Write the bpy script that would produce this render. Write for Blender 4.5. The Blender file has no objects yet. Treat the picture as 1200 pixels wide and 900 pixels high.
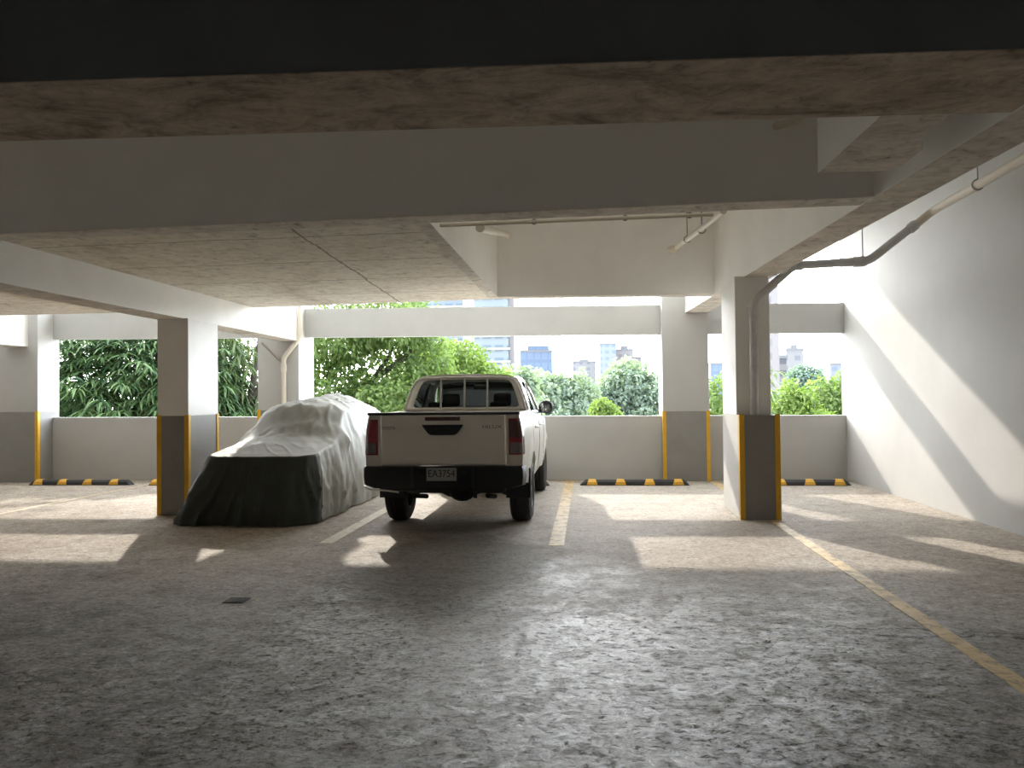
import bpy, bmesh, math, random
import numpy as np
from mathutils import Vector, noise as mn

# ------------------------------------------------------------------ camera, light, exposure
S = bpy.context.scene
COL = S.collection
FOCAL = 900.0                      # pixels of a 1200 px wide frame
EYE = 1.55
cam = bpy.data.objects.new('camera', bpy.data.cameras.new('camera'))
COL.objects.link(cam)
cam.data.sensor_width = 36.0
cam.data.lens = 36.0 * FOCAL / 1200.0
cam.data.clip_end = 2000
def cam_axes(yaw, pitch, roll):
    y, p, r = map(math.radians, (yaw, pitch, roll))
    fw = Vector((-math.sin(y)*math.cos(p), math.cos(y)*math.cos(p), math.sin(p)))
    rt = Vector((math.cos(y), math.sin(y), 0)); up = rt.cross(fw)
    rt2 = rt*math.cos(r) + up*math.sin(r)
    return rt2, rt2.cross(fw), fw
_r, _u, _f = cam_axes(5.58, 1.02, -0.6)
from mathutils import Matrix
cam.matrix_world = Matrix(((_r.x, _u.x, -_f.x, 0), (_r.y, _u.y, -_f.y, 0), (_r.z, _u.z, -_f.z, EYE), (0, 0, 0, 1)))
S.camera = cam

SKY_STRENGTH = 14.0
SUN_STRENGTH = 1.4
EXPOSURE = 1.82
W = bpy.data.worlds.new('sky'); S.world = W; W.use_nodes = True
wn, wl = W.node_tree.nodes, W.node_tree.links
bg = wn['Background']
# hazy bright sky: whitest around the sun, bluer and dimmer in the opposite half
SUN_DIR = Vector((0.44, -1.0, -0.562))
_tc = wn.new('ShaderNodeTexCoord'); _dot = wn.new('ShaderNodeVectorMath'); _dot.operation = 'DOT_PRODUCT'
_dot.inputs[1].default_value = (-SUN_DIR).normalized()
wl.new(_tc.outputs['Generated'], _dot.inputs[0])
_mr = wn.new('ShaderNodeMapRange'); _mr.inputs['From Min'].default_value = -1; _mr.inputs['From Max'].default_value = 1
wl.new(_dot.outputs['Value'], _mr.inputs['Value'])
_rp = wn.new('ShaderNodeValToRGB'); _e = _rp.color_ramp.elements
for _p in (0.45, 0.65, 0.85): _e.new(_p)
for _i, (_p, _c) in enumerate(((0.0, (0.07, 0.085, 0.11)), (0.45, (0.12, 0.145, 0.18)), (0.65, (0.42, 0.46, 0.50)), (0.85, (0.52, 0.555, 0.585)), (1.0, (0.56, 0.56, 0.56)))):
    _e[_i].position = _p; _e[_i].color = (*_c, 1)
wl.new(_mr.outputs[0], _rp.inputs['Fac'])
# the haze glows along the horizon and thins out overhead
_sz = wn.new('ShaderNodeSeparateXYZ'); wl.new(_tc.outputs['Generated'], _sz.inputs[0])
_el = wn.new('ShaderNodeValToRGB'); _k = _el.color_ramp.elements; _k.new(0.25)
for _i, (_p, _c) in enumerate(((0.0, 1.0), (0.25, 0.62), (0.6, 0.30))): _k[_i].position = _p; _k[_i].color = (_c, _c, _c, 1)
wl.new(_sz.outputs[2], _el.inputs['Fac'])
_mu = wn.new('ShaderNodeVectorMath'); _mu.operation = 'MULTIPLY'
wl.new(_rp.outputs['Color'], _mu.inputs[0]); wl.new(_el.outputs['Color'], _mu.inputs[1]); wl.new(_mu.outputs[0], bg.inputs['Color'])
bg.inputs['Strength'].default_value = SKY_STRENGTH
sun = bpy.data.objects.new('sun', bpy.data.lights.new('sun', 'SUN')); COL.objects.link(sun)
sun.data.energy = SUN_STRENGTH; sun.data.angle = math.radians(0.9); sun.data.color = (1.0, 0.92, 0.80)
sun.rotation_euler = SUN_DIR.to_track_quat('-Z', 'Y').to_euler()
sun.location = (-8, 30, 20)
S.view_settings.view_transform = 'Standard'
S.view_settings.look = 'None'
S.view_settings.exposure = EXPOSURE
S.view_settings.gamma = 1.0
S.view_settings.use_curve_mapping = False
S.cycles.max_bounces = 12
S.cycles.diffuse_bounces = 12
S.cycles.transparent_max_bounces = 16
S.cycles.use_denoising = True
S.cycles.sample_clamp_indirect = 8.0
random.seed(7)
RNG = np.random.default_rng(11)

# ------------------------------------------------------------------ materials
def mat(name):
    m = bpy.data.materials.new(name); m.use_nodes = True
    nt = m.node_tree
    return m, nt, nt.nodes['Principled BSDF']
def node(nt, t, **kw):
    n = nt.nodes.new(t)
    for k, v in kw.items():
        if k.startswith('i_'):
            n.inputs[k[2:].replace('_', ' ')].default_value = v
        else:
            setattr(n, k, v)
    return n
def plain(name, col, rough=0.5, metal=0.0, var=0.0, scale=6.0, bump=0.0, bscale=60.0, coat=0.0):
    m, nt, b = mat(name)
    b.inputs['Base Color'].default_value = (*col, 1); b.inputs['Roughness'].default_value = rough
    b.inputs['Metallic'].default_value = metal
    if coat: b.inputs['Coat Weight'].default_value = coat
    g = node(nt, 'ShaderNodeNewGeometry')
    if var:
        n = node(nt, 'ShaderNodeTexNoise', i_Scale=scale, i_Detail=6.0, i_Roughness=0.6)
        nt.links.new(g.outputs['Position'], n.inputs['Vector'])
        r = node(nt, 'ShaderNodeValToRGB')
        r.color_ramp.elements[0].position = 0.3; r.color_ramp.elements[1].position = 0.7
        r.color_ramp.elements[0].color = (*[c*(1-var) for c in col], 1)
        r.color_ramp.elements[1].color = (*[min(1, c*(1+var)) for c in col], 1)
        nt.links.new(n.outputs['Fac'], r.inputs['Fac']); nt.links.new(r.outputs['Color'], b.inputs['Base Color'])
    if bump:
        n = node(nt, 'ShaderNodeTexNoise', i_Scale=bscale, i_Detail=4.0)
        nt.links.new(g.outputs['Position'], n.inputs['Vector'])
        bp = node(nt, 'ShaderNodeBump', i_Strength=bump, i_Distance=0.01)
        nt.links.new(n.outputs['Fac'], bp.inputs['Height']); nt.links.new(bp.outputs['Normal'], b.inputs['Normal'])
    return m
def mth(nt, op, a, b=None, clamp=False):
    n = nt.nodes.new('ShaderNodeMath'); n.operation = op; n.use_clamp = clamp
    for i, v in enumerate((a, b)):
        if v is None: continue
        if isinstance(v, (int, float)): n.inputs[i].default_value = v
        else: nt.links.new(v, n.inputs[i])
    return n.outputs[0]
def mixc(nt, fac, a, b, mode='MIX'):
    n = nt.nodes.new('ShaderNodeMix'); n.data_type = 'RGBA'; n.blend_type = mode
    for sock, v in ((n.inputs[0], fac), (n.inputs[6], a), (n.inputs[7], b)):
        if isinstance(v, (int, float)): sock.default_value = v
        elif isinstance(v, tuple): sock.default_value = (*v, 1)
        else: nt.links.new(v, sock)
    return n.outputs[2]
def noise_n(nt, vec, scale, detail=6.0, rough=0.6, dist=0.0):
    n = node(nt, 'ShaderNodeTexNoise', i_Scale=scale, i_Detail=detail, i_Roughness=rough, i_Distortion=dist)
    nt.links.new(vec, n.inputs['Vector']); return n.outputs['Fac']
def ramp(nt, fac, stops):
    r = nt.nodes.new('ShaderNodeValToRGB'); e = r.color_ramp.elements
    while len(e) < len(stops): e.new(0.5)
    for i, (p, c) in enumerate(stops):
        e[i].position = p; e[i].color = (*c, 1) if isinstance(c, tuple) else (c, c, c, 1)
    nt.links.new(fac, r.inputs['Fac']); return r.outputs['Color']
def stretch(nt, vec, sx, sy, sz):
    m = nt.nodes.new('ShaderNodeMapping'); m.inputs['Scale'].default_value = (sx, sy, sz)
    nt.links.new(vec, m.inputs['Vector']); return m.outputs['Vector']

def floor_material():
    m, nt, b = mat('worn_concrete_floor')
    pos = node(nt, 'ShaderNodeNewGeometry').outputs['Position']
    n1 = noise_n(nt, pos, 0.55, 8, 0.62, 0.4)
    n2 = noise_n(nt, pos, 2.3, 8, 0.68, 0.6)
    n3 = noise_n(nt, pos, 11.0, 8, 0.7, 0.8)
    n4 = noise_n(nt, pos, 34.0, 5, 0.7)
    sep = node(nt, 'ShaderNodeSeparateXYZ'); nt.links.new(pos, sep.inputs[0])
    # dusty pale bays beyond the aisle, dark damp dirt where the cars drive
    wobl = mth(nt, 'MULTIPLY', mth(nt, 'SUBTRACT', noise_n(nt, pos, 0.8, 7, 0.66, 0.5), 0.5), 5.0)
    dusty = mth(nt, 'DIVIDE', mth(nt, 'SUBTRACT', mth(nt, 'ADD', sep.outputs[1], wobl), 5.0), 2.4, True)
    dry = ramp(nt, n1, [(0.30, (0.34, 0.285, 0.23)), (0.52, (0.43, 0.375, 0.315)), (0.72, (0.50, 0.45, 0.385))])
    dry = mixc(nt, 0.45, dry, ramp(nt, n2, [(0.32, (0.23, 0.19, 0.15)), (0.5, (0.41, 0.355, 0.295)), (0.68, (0.53, 0.475, 0.41))]))
    wet = ramp(nt, n1, [(0.30, (0.17, 0.152, 0.128)), (0.52, (0.25, 0.225, 0.19)), (0.72, (0.32, 0.29, 0.25))])
    wet = mixc(nt, 0.6, wet, ramp(nt, n2, [(0.32, (0.085, 0.077, 0.064)), (0.5, (0.20, 0.182, 0.156)), (0.68, (0.31, 0.285, 0.25))]))
    col = mixc(nt, dusty, wet, dry)
    spots = ramp(nt, n3, [(0.30, 0.38), (0.42, 0.85), (0.6, 1.05)])
    col = mixc(nt, 1.0, col, spots, 'MULTIPLY')
    flecks = ramp(nt, noise_n(nt, pos, 5.0, 10, 0.82, 1.2), [(0.62, 0.0), (0.70, 0.8)])
    col = mixc(nt, flecks, col, (0.36, 0.34, 0.31))
    drips = ramp(nt, noise_n(nt, stretch(nt, pos, 1.6, 3.4, 1), 1.7, 9, 0.78, 1.0), [(0.27, 1.0), (0.36, 0.0)])
    col = mixc(nt, drips, col, (0.045, 0.04, 0.035))
    # truck's shadow darkened into the floor colour behind the middle bay
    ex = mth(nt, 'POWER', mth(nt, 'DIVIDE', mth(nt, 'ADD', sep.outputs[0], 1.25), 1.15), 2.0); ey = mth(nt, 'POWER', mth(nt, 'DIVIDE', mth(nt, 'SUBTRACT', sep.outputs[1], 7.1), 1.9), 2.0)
    truck_shade = mth(nt, 'ADD', mth(nt, 'ADD', ex, ey), mth(nt, 'MULTIPLY', mth(nt, 'SUBTRACT', noise_n(nt, pos, 1.6, 8, 0.7, 0.5), 0.5), 2.2))
    col = mixc(nt, ramp(nt, truck_shade, [(0.45, 0.62), (1.0, 0.0)]), col, (0.07, 0.065, 0.052))
    grit = ramp(nt, noise_n(nt, stretch(nt, pos, 1.0, 1.5, 1), 26.0, 9, 0.85, 0.5), [(0.34, 0.25), (0.46, 0.85), (0.54, 1.1), (0.64, 1.9)])
    col = mixc(nt, 0.85, col, grit, 'MULTIPLY')
    pits = ramp(nt, noise_n(nt, stretch(nt, pos, 1.0, 1.8, 1), 9.0, 10, 0.8, 1.5), [(0.36, 1.0), (0.41, 0.0)])
    col = mixc(nt, pits, col, (0.03, 0.027, 0.023))
    flakes = ramp(nt, noise_n(nt, stretch(nt, pos, 1.0, 1.6, 1), 10.0, 8, 0.8, 2.0), [(0.60, 0.0), (0.66, 0.75)])
    col = mixc(nt, flakes, col, (0.42, 0.39, 0.35))
    # two ragged cracks crossing the painted line on the right
    def crack(y0, slope, x0, x1, w):
        wob = mth(nt, 'MULTIPLY', mth(nt, 'SUBTRACT', noise_n(nt, pos, 5.0, 6, 0.7), 0.5), 0.35)
        d = mth(nt, 'SUBTRACT', sep.outputs[1], mth(nt, 'ADD', mth(nt, 'MULTIPLY', sep.outputs[0], slope), y0))
        d = mth(nt, 'ABSOLUTE', mth(nt, 'ADD', d, wob))
        near = mth(nt, 'LESS_THAN', d, w)
        inx = mth(nt, 'MULTIPLY', mth(nt, 'GREATER_THAN', sep.outputs[0], x0), mth(nt, 'LESS_THAN', sep.outputs[0], x1))
        return mth(nt, 'MULTIPLY', near, inx)
    c = mth(nt, 'MAXIMUM', crack(5.48, -0.09, 1.5, 4.2, 0.012), crack(5.10, 0.03, 1.85, 4.4, 0.018))
    c = mth(nt, 'MAXIMUM', c, crack(7.05, 0.0, 0.55, 1.0, 0.012))
    col = mixc(nt, mth(nt, 'MULTIPLY', c, 0.8), col, (0.03, 0.028, 0.026))
    nt.links.new(col, b.inputs['Base Color'])
    rg = ramp(nt, noise_n(nt, pos, 4.5, 10, 0.80, 0.8), [(0.36, 0.20), (0.52, 0.30), (0.66, 0.52)])
    rg2 = ramp(nt, n3, [(0.3, 0.7), (0.55, 1.0), (0.75, 1.2)])
    wet_rough = mixc(nt, 1.0, rg, rg2, 'MULTIPLY')
    # a damp film spreads over the middle of the aisle
    sp = mth(nt, 'ABSOLUTE', mth(nt, 'ADD', sep.outputs[0], 0.1))
    damp = mth(nt, 'ADD', mth(nt, 'DIVIDE', sp, mth(nt, 'ADD', 0.9, mth(nt, 'MULTIPLY', sep.outputs[1], 0.75))), mth(nt, 'MULTIPLY', mth(nt, 'SUBTRACT', noise_n(nt, stretch(nt, pos, 1, 1.5, 1), 4.5, 13, 0.88, 1.0), 0.5), 4.2))
    film = ramp(nt, damp, [(0.0, 1.0), (1.3, 0.0)])
    brk = ramp(nt, noise_n(nt, stretch(nt, pos, 1.0, 1.4, 1), 17.0, 10, 0.86, 0.8), [(0.40, 0.05), (0.50, 0.9), (0.60, 1.0)])
    film = mth(nt, 'MULTIPLY', film, brk)
    col = mixc(nt, ramp(nt, brk, [(0.05, 0.75), (0.6, 0.0)]), col, mixc(nt, dusty, (0.05, 0.046, 0.04), col))
    nt.links.new(col, b.inputs['Base Color'])
    nt.links.new(mixc(nt, mth(nt, 'MULTIPLY', film, mth(nt, 'SUBTRACT', 1.0, mth(nt, 'MULTIPLY', dusty, 0.75))), (0.85, 0.85, 0.85), wet_rough), b.inputs['Roughness'])
    nt.links.new(mth(nt, 'ADD', mth(nt, 'MULTIPLY', film, 1.35), 0.05), b.inputs['Specular IOR Level'])
    h = mth(nt, 'ADD', mth(nt, 'MULTIPLY', n3, 0.8), mth(nt, 'MULTIPLY', noise_n(nt, stretch(nt, pos, 1.0, 1.5, 1), 26.0, 9, 0.85, 0.5), 0.7))
    h = mth(nt, 'SUBTRACT', h, mth(nt, 'MULTIPLY', c, 0.6))
    bp = node(nt, 'ShaderNodeBump', i_Strength=0.55, i_Distance=0.015)
    nt.links.new(h, bp.inputs['Height']); nt.links.new(bp.outputs['Normal'], b.inputs['Normal'])
    return m

def raw_concrete(name, dark, mid, light, seams=False):
    m, nt, b = mat(name)
    pos = node(nt, 'ShaderNodeNewGeometry').outputs['Position']
    n1 = noise_n(nt, stretch(nt, pos, 0.8, 1.5, 1), 2.0, 10, 0.74, 0.9)
    n2 = noise_n(nt, pos, 9.0, 7, 0.7, 0.4)
    col = ramp(nt, n1, [(0.30, dark), (0.48, mid), (0.68, light)])
    col = mixc(nt, 1.0, col, ramp(nt, n2, [(0.27, 0.2), (0.38, 0.80), (0.5, 1.0), (0.7, 1.12)]), 'MULTIPLY')
    h = mth(nt, 'ADD', n2, mth(nt, 'MULTIPLY', n1, 0.8))
    if seams:
        sep = node(nt, 'ShaderNodeSeparateXYZ'); nt.links.new(pos, sep.inputs[0])
        wob = mth(nt, 'MULTIPLY', mth(nt, 'SUBTRACT', noise_n(nt, pos, 2.5, 4, 0.6), 0.5), 0.12)
        yy = mth(nt, 'ADD', mth(nt, 'ADD', sep.outputs[1], wob), mth(nt, 'MULTIPLY', sep.outputs[0], 0.035))
        fr = mth(nt, 'FRACT', mth(nt, 'DIVIDE', mth(nt, 'SUBTRACT', yy, 6.22), 1.27))
        s1 = mth(nt, 'LESS_THAN', mth(nt, 'ABSOLUTE', mth(nt, 'SUBTRACT', fr, 0.5)), 0.009)
        xx = mth(nt, 'ADD', mth(nt, 'ADD', sep.outputs[0], wob), mth(nt, 'MULTIPLY', sep.outputs[1], 0.06))
        s2 = mth(nt, 'LESS_THAN', mth(nt, 'ABSOLUTE', mth(nt, 'ADD', xx, 2.21)), 0.014)
        s = mth(nt, 'MAXIMUM', s1, s2)
        col = mixc(nt, mth(nt, 'MULTIPLY', s, 0.62), col, (0.10, 0.08, 0.06))
        rust = ramp(nt, noise_n(nt, stretch(nt, pos, 1.4, 0.7, 1), 0.9, 5, 0.6), [(0.56, 0.0), (0.70, 0.45)])
        col = mixc(nt, rust, col, (0.34, 0.22, 0.13))
        h = mth(nt, 'SUBTRACT', h, mth(nt, 'MULTIPLY', s, 0.7))
    nt.links.new(col, b.inputs['Base Color']); b.inputs['Roughness'].default_value = 0.9
    bp = node(nt, 'ShaderNodeBump', i_Strength=0.5, i_Distance=0.02)
    nt.links.new(h, bp.inputs['Height']); nt.links.new(bp.outputs['Normal'], b.inputs['Normal'])
    return m

def painted_line_material():
    m, nt, b = mat('worn_yellow_line_paint')
    pos = node(nt, 'ShaderNodeNewGeometry').outputs['Position']
    n = noise_n(nt, pos, 7.0, 9, 0.75, 0.6)
    col = ramp(nt, n, [(0.38, (0.24, 0.18, 0.12)), (0.50, (0.54, 0.39, 0.18)), (0.66, (0.66, 0.49, 0.25))])
    nt.links.new(col, b.inputs['Base Color']); b.inputs['Roughness'].default_value = 0.6
    return m
def pale_line_material():
    m, nt, b = mat('worn_pale_line_paint')
    pos = node(nt, 'ShaderNodeNewGeometry').outputs['Position']
    n = noise_n(nt, pos, 8.0, 9, 0.75, 0.6)
    col = ramp(nt, n, [(0.34, (0.28, 0.24, 0.18)), (0.45, (0.60, 0.53, 0.40)), (0.68, (0.70, 0.63, 0.50))])
    nt.links.new(col, b.inputs['Base Color']); b.inputs['Roughness'].default_value = 0.6
    return m

def leaf_material(name, c0, c1, trans=0.45, rough=0.45):
    m, nt, b = mat(name)
    g = node(nt, 'ShaderNodeNewGeometry')
    col = mixc(nt, g.outputs['Random Per Island'], c0, c1)
    nt.links.new(col, b.inputs['Base Color']); b.inputs['Roughness'].default_value = rough; b.inputs['Specular IOR Level'].default_value = 0.12
    t = node(nt, 'ShaderNodeBsdfTranslucent')
    tc = mixc(nt, 1.0, col, (0.85, 1.0, 0.45), 'MULTIPLY')
    nt.links.new(tc, t.inputs['Color'])
    mx = node(nt, 'ShaderNodeMixShader'); mx.inputs[0].default_value = trans
    nt.links.new(b.outputs[0], mx.inputs[1]); nt.links.new(t.outputs[0], mx.inputs[2])
    nt.links.new(mx.outputs[0], nt.nodes['Material Output'].inputs['Surface'])
    return m

def glass_material(name, tint, gloss=0.10):
    m, nt, b = mat(name)
    tr = node(nt, 'ShaderNodeBsdfTransparent'); tr.inputs['Color'].default_value = (*tint, 1)
    gl = node(nt, 'ShaderNodeBsdfGlossy'); gl.inputs['Roughness'].default_value = 0.04
    fr = node(nt, 'ShaderNodeFresnel'); fr.inputs['IOR'].default_value = 1.45
    mx = node(nt, 'ShaderNodeMixShader')
    nt.links.new(fr.outputs[0], mx.inputs[0]); nt.links.new(tr.outputs[0], mx.inputs[1]); nt.links.new(gl.outputs[0], mx.inputs[2])
    nt.links.new(mx.outputs[0], nt.nodes['Material Output'].inputs['Surface'])
    return m

def facade_material(name, wall, win, fx, fz, wx=0.6, wz=0.5):
    """regular window grid of a far building, in metres"""
    m, nt, b = mat(name)
    g = node(nt, 'ShaderNodeNewGeometry'); sep = node(nt, 'ShaderNodeSeparateXYZ'); nt.links.new(g.outputs['Position'], sep.inputs[0])
    u = mth(nt, 'FRACT', mth(nt, 'DIVIDE', mth(nt, 'ADD', sep.outputs[0], sep.outputs[1]), fx))
    v = mth(nt, 'FRACT', mth(nt, 'DIVIDE', sep.outputs[2], fz))
    msk = mth(nt, 'MULTIPLY', mth(nt, 'LESS_THAN', u, wx), mth(nt, 'LESS_THAN', v, wz))
    nt.links.new(mixc(nt, msk, wall, win), b.inputs['Base Color']); b.inputs['Roughness'].default_value = 0.6
    return m

M = {}
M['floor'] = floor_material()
M['paint'] = plain('white_beam_paint', (0.89, 0.88, 0.855), 0.7, var=0.05, scale=1.2, bump=0.12, bscale=35)
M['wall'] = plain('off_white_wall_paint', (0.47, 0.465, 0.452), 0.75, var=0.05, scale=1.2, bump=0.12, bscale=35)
M['raw'] = raw_concrete('stained_raw_concrete', (0.11, 0.08, 0.06), (0.44, 0.35, 0.26), (0.66, 0.55, 0.44))
M['soffit'] = raw_concrete('formwork_concrete_soffit', (0.66, 0.59, 0.49), (0.77, 0.70, 0.60), (0.82, 0.76, 0.67), seams=True)
M['raw_grey'] = raw_concrete('grey_raw_concrete', (0.42, 0.37, 0.32), (0.64, 0.58, 0.51), (0.76, 0.70, 0.62))
M['ceiling'] = plain('whitewashed_ceiling', (0.80, 0.78, 0.74), 0.9, var=0.15, scale=2)
M['grey'] = plain('grey_pillar_paint', (0.26, 0.25, 0.24), 0.55, var=0.08, scale=3, bump=0.08)
M['beam_shade'] = plain('shade_darkened_beam_paint', (0.25, 0.265, 0.28), 0.7, var=0.06, scale=2)  # beam paint darkened to stand in for shade on the near face
M['yellow'] = plain('yellow_pillar_paint', (0.72, 0.40, 0.02), 0.5, var=0.10, scale=6)
M['line'] = painted_line_material(); M['pale_line'] = pale_line_material()
M['faint_line'] = plain('faded_line_paint', (0.46, 0.37, 0.25), 0.7, var=0.25, scale=9)
M['rubber'] = plain('black_rubber', (0.035, 0.036, 0.04), 0.7, var=0.2, scale=12, bump=0.15)
M['reflect'] = plain('yellow_reflector_block', (0.78, 0.44, 0.05), 0.5, var=0.12, scale=25)
M['pvc'] = plain('cream_pipe_paint', (0.72, 0.66, 0.56), 0.45, var=0.05)
M['pipe_grey'] = plain('grey_pipe_paint', (0.62, 0.62, 0.62), 0.4, var=0.1, scale=8)
M['steel'] = plain('dull_steel', (0.30, 0.29, 0.28), 0.45, 0.8)
M['white_car'] = plain('white_car_paint', (0.78, 0.76, 0.71), 0.28, coat=0.5, var=0.02, scale=4)
M['black_plastic'] = plain('black_plastic', (0.011, 0.013, 0.019), 0.5, bump=0.05, bscale=150)
M['tyre'] = plain('tyre_rubber', (0.022, 0.023, 0.025), 0.8, var=0.25, scale=20)
M['rim'] = plain('alloy_rim', (0.16, 0.16, 0.165), 0.5, 0.7)
M['under'] = plain('dirty_chassis_metal', (0.03, 0.03, 0.032), 0.7, 0.3, var=0.3, scale=10)
M['red_lens'] = plain('red_lamp_lens', (0.26, 0.012, 0.02), 0.15, coat=0.8)
M['clear_lens'] = plain('clear_lamp_lens', (0.17, 0.14, 0.145), 0.15, coat=0.8, var=0.3, scale=30)
M['smoke_lens'] = plain('smoked_lamp_lens', (0.09, 0.03, 0.035), 0.15, coat=0.8)
M['chrome'] = plain('chrome', (0.6, 0.6, 0.6), 0.15, 1.0)
M['badge'] = plain('dull_badge_metal', (0.16, 0.155, 0.15), 0.3, 0.8)
M['plate'] = plain('plate_grey_white', (0.33, 0.34, 0.36), 0.4)
M['plate_ink'] = plain('plate_ink', (0.012, 0.012, 0.016), 0.5)
M['glass'] = glass_material('rear_tinted_glass', (0.42, 0.47, 0.46))
M['clear_glass'] = glass_material('windscreen_glass', (0.80, 0.86, 0.83))
M['mirror'] = plain('mirror_glass', (0.4, 0.4, 0.42), 0.03, 1.0)
M['seat'] = plain('dark_seat_fabric', (0.04, 0.042, 0.048), 0.9)
M['rack'] = plain('pale_rack_paint', (0.62, 0.61, 0.58), 0.4)
M['cover'] = plain('grey_cover_fabric', (0.38, 0.395, 0.38), 0.62, var=0.10, scale=5, bump=0.10, bscale=90)
M['cover_front'] = plain('shade_darkened_cover', (0.04, 0.05, 0.045), 0.6, var=0.15, scale=6, bump=0.10, bscale=90)  # cover colour darkened to stand in for shade on the car's front
M['bark'] = plain('dark_bark', (0.06, 0.05, 0.04), 0.9, var=0.3, scale=8)
M['earth'] = plain('pale_gravel_ground', (0.46, 0.44, 0.39), 0.95, var=0.2, scale=0.2)
M['leaf_mango'] = leaf_material('long_dark_leaf', (0.045, 0.10, 0.05), (0.21, 0.30, 0.14), 0.32, 0.4)
M['leaf_weep'] = leaf_material('drooping_grey_green_leaf', (0.09, 0.13, 0.06), (0.20, 0.25, 0.12), 0.4)
M['leaf_bright'] = leaf_material('bright_yellow_green_leaf', (0.15, 0.22, 0.06), (0.30, 0.38, 0.12), 0.45)
M['leaf_mid'] = leaf_material('mid_green_leaf', (0.14, 0.21, 0.075), (0.27, 0.34, 0.13), 0.45)
M['leaf_far'] = leaf_material('haze_paled_leaf', (0.28, 0.34, 0.28), (0.40, 0.46, 0.36), 0.4)  # distance haze mixed into the leaf colour as a paler green
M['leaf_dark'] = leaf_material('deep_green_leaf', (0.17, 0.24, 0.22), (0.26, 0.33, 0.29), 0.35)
M['tower_glass'] = facade_material('pale_glass_balconies', (0.27, 0.30, 0.325), (0.19, 0.23, 0.26), 3.2, 3.4, 0.7, 0.55)
M['slab_white'] = plain('white_balcony_slab', (0.46, 0.48, 0.49), 0.6)
M['blue_glass'] = facade_material('blue_curtain_wall', (0.145, 0.19, 0.275), (0.17, 0.22, 0.31), 2.4, 3.6, 0.8, 0.7)
M['pale_tower'] = facade_material('pale_apartment_wall', (0.245, 0.235, 0.23), (0.17, 0.175, 0.19), 4.0, 3.2, 0.45, 0.5)
M['pink_tower'] = facade_material('pinkish_apartment_wall', (0.25, 0.225, 0.215), (0.185, 0.17, 0.17), 3.5, 3.2, 0.45, 0.5)
M['grey_tower'] = facade_material('grey_apartment_wall', (0.19, 0.185, 0.18), (0.10, 0.105, 0.115), 9.0, 3.1, 0.9, 0.5)
M['bluewin_tower'] = facade_material('blue_windowed_wall', (0.23, 0.25, 0.28), (0.17, 0.205, 0.26), 3.5, 3.4, 0.6, 0.5)
M['roof_grey'] = plain('grey_roof', (0.2, 0.2, 0.21), 0.7)

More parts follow.
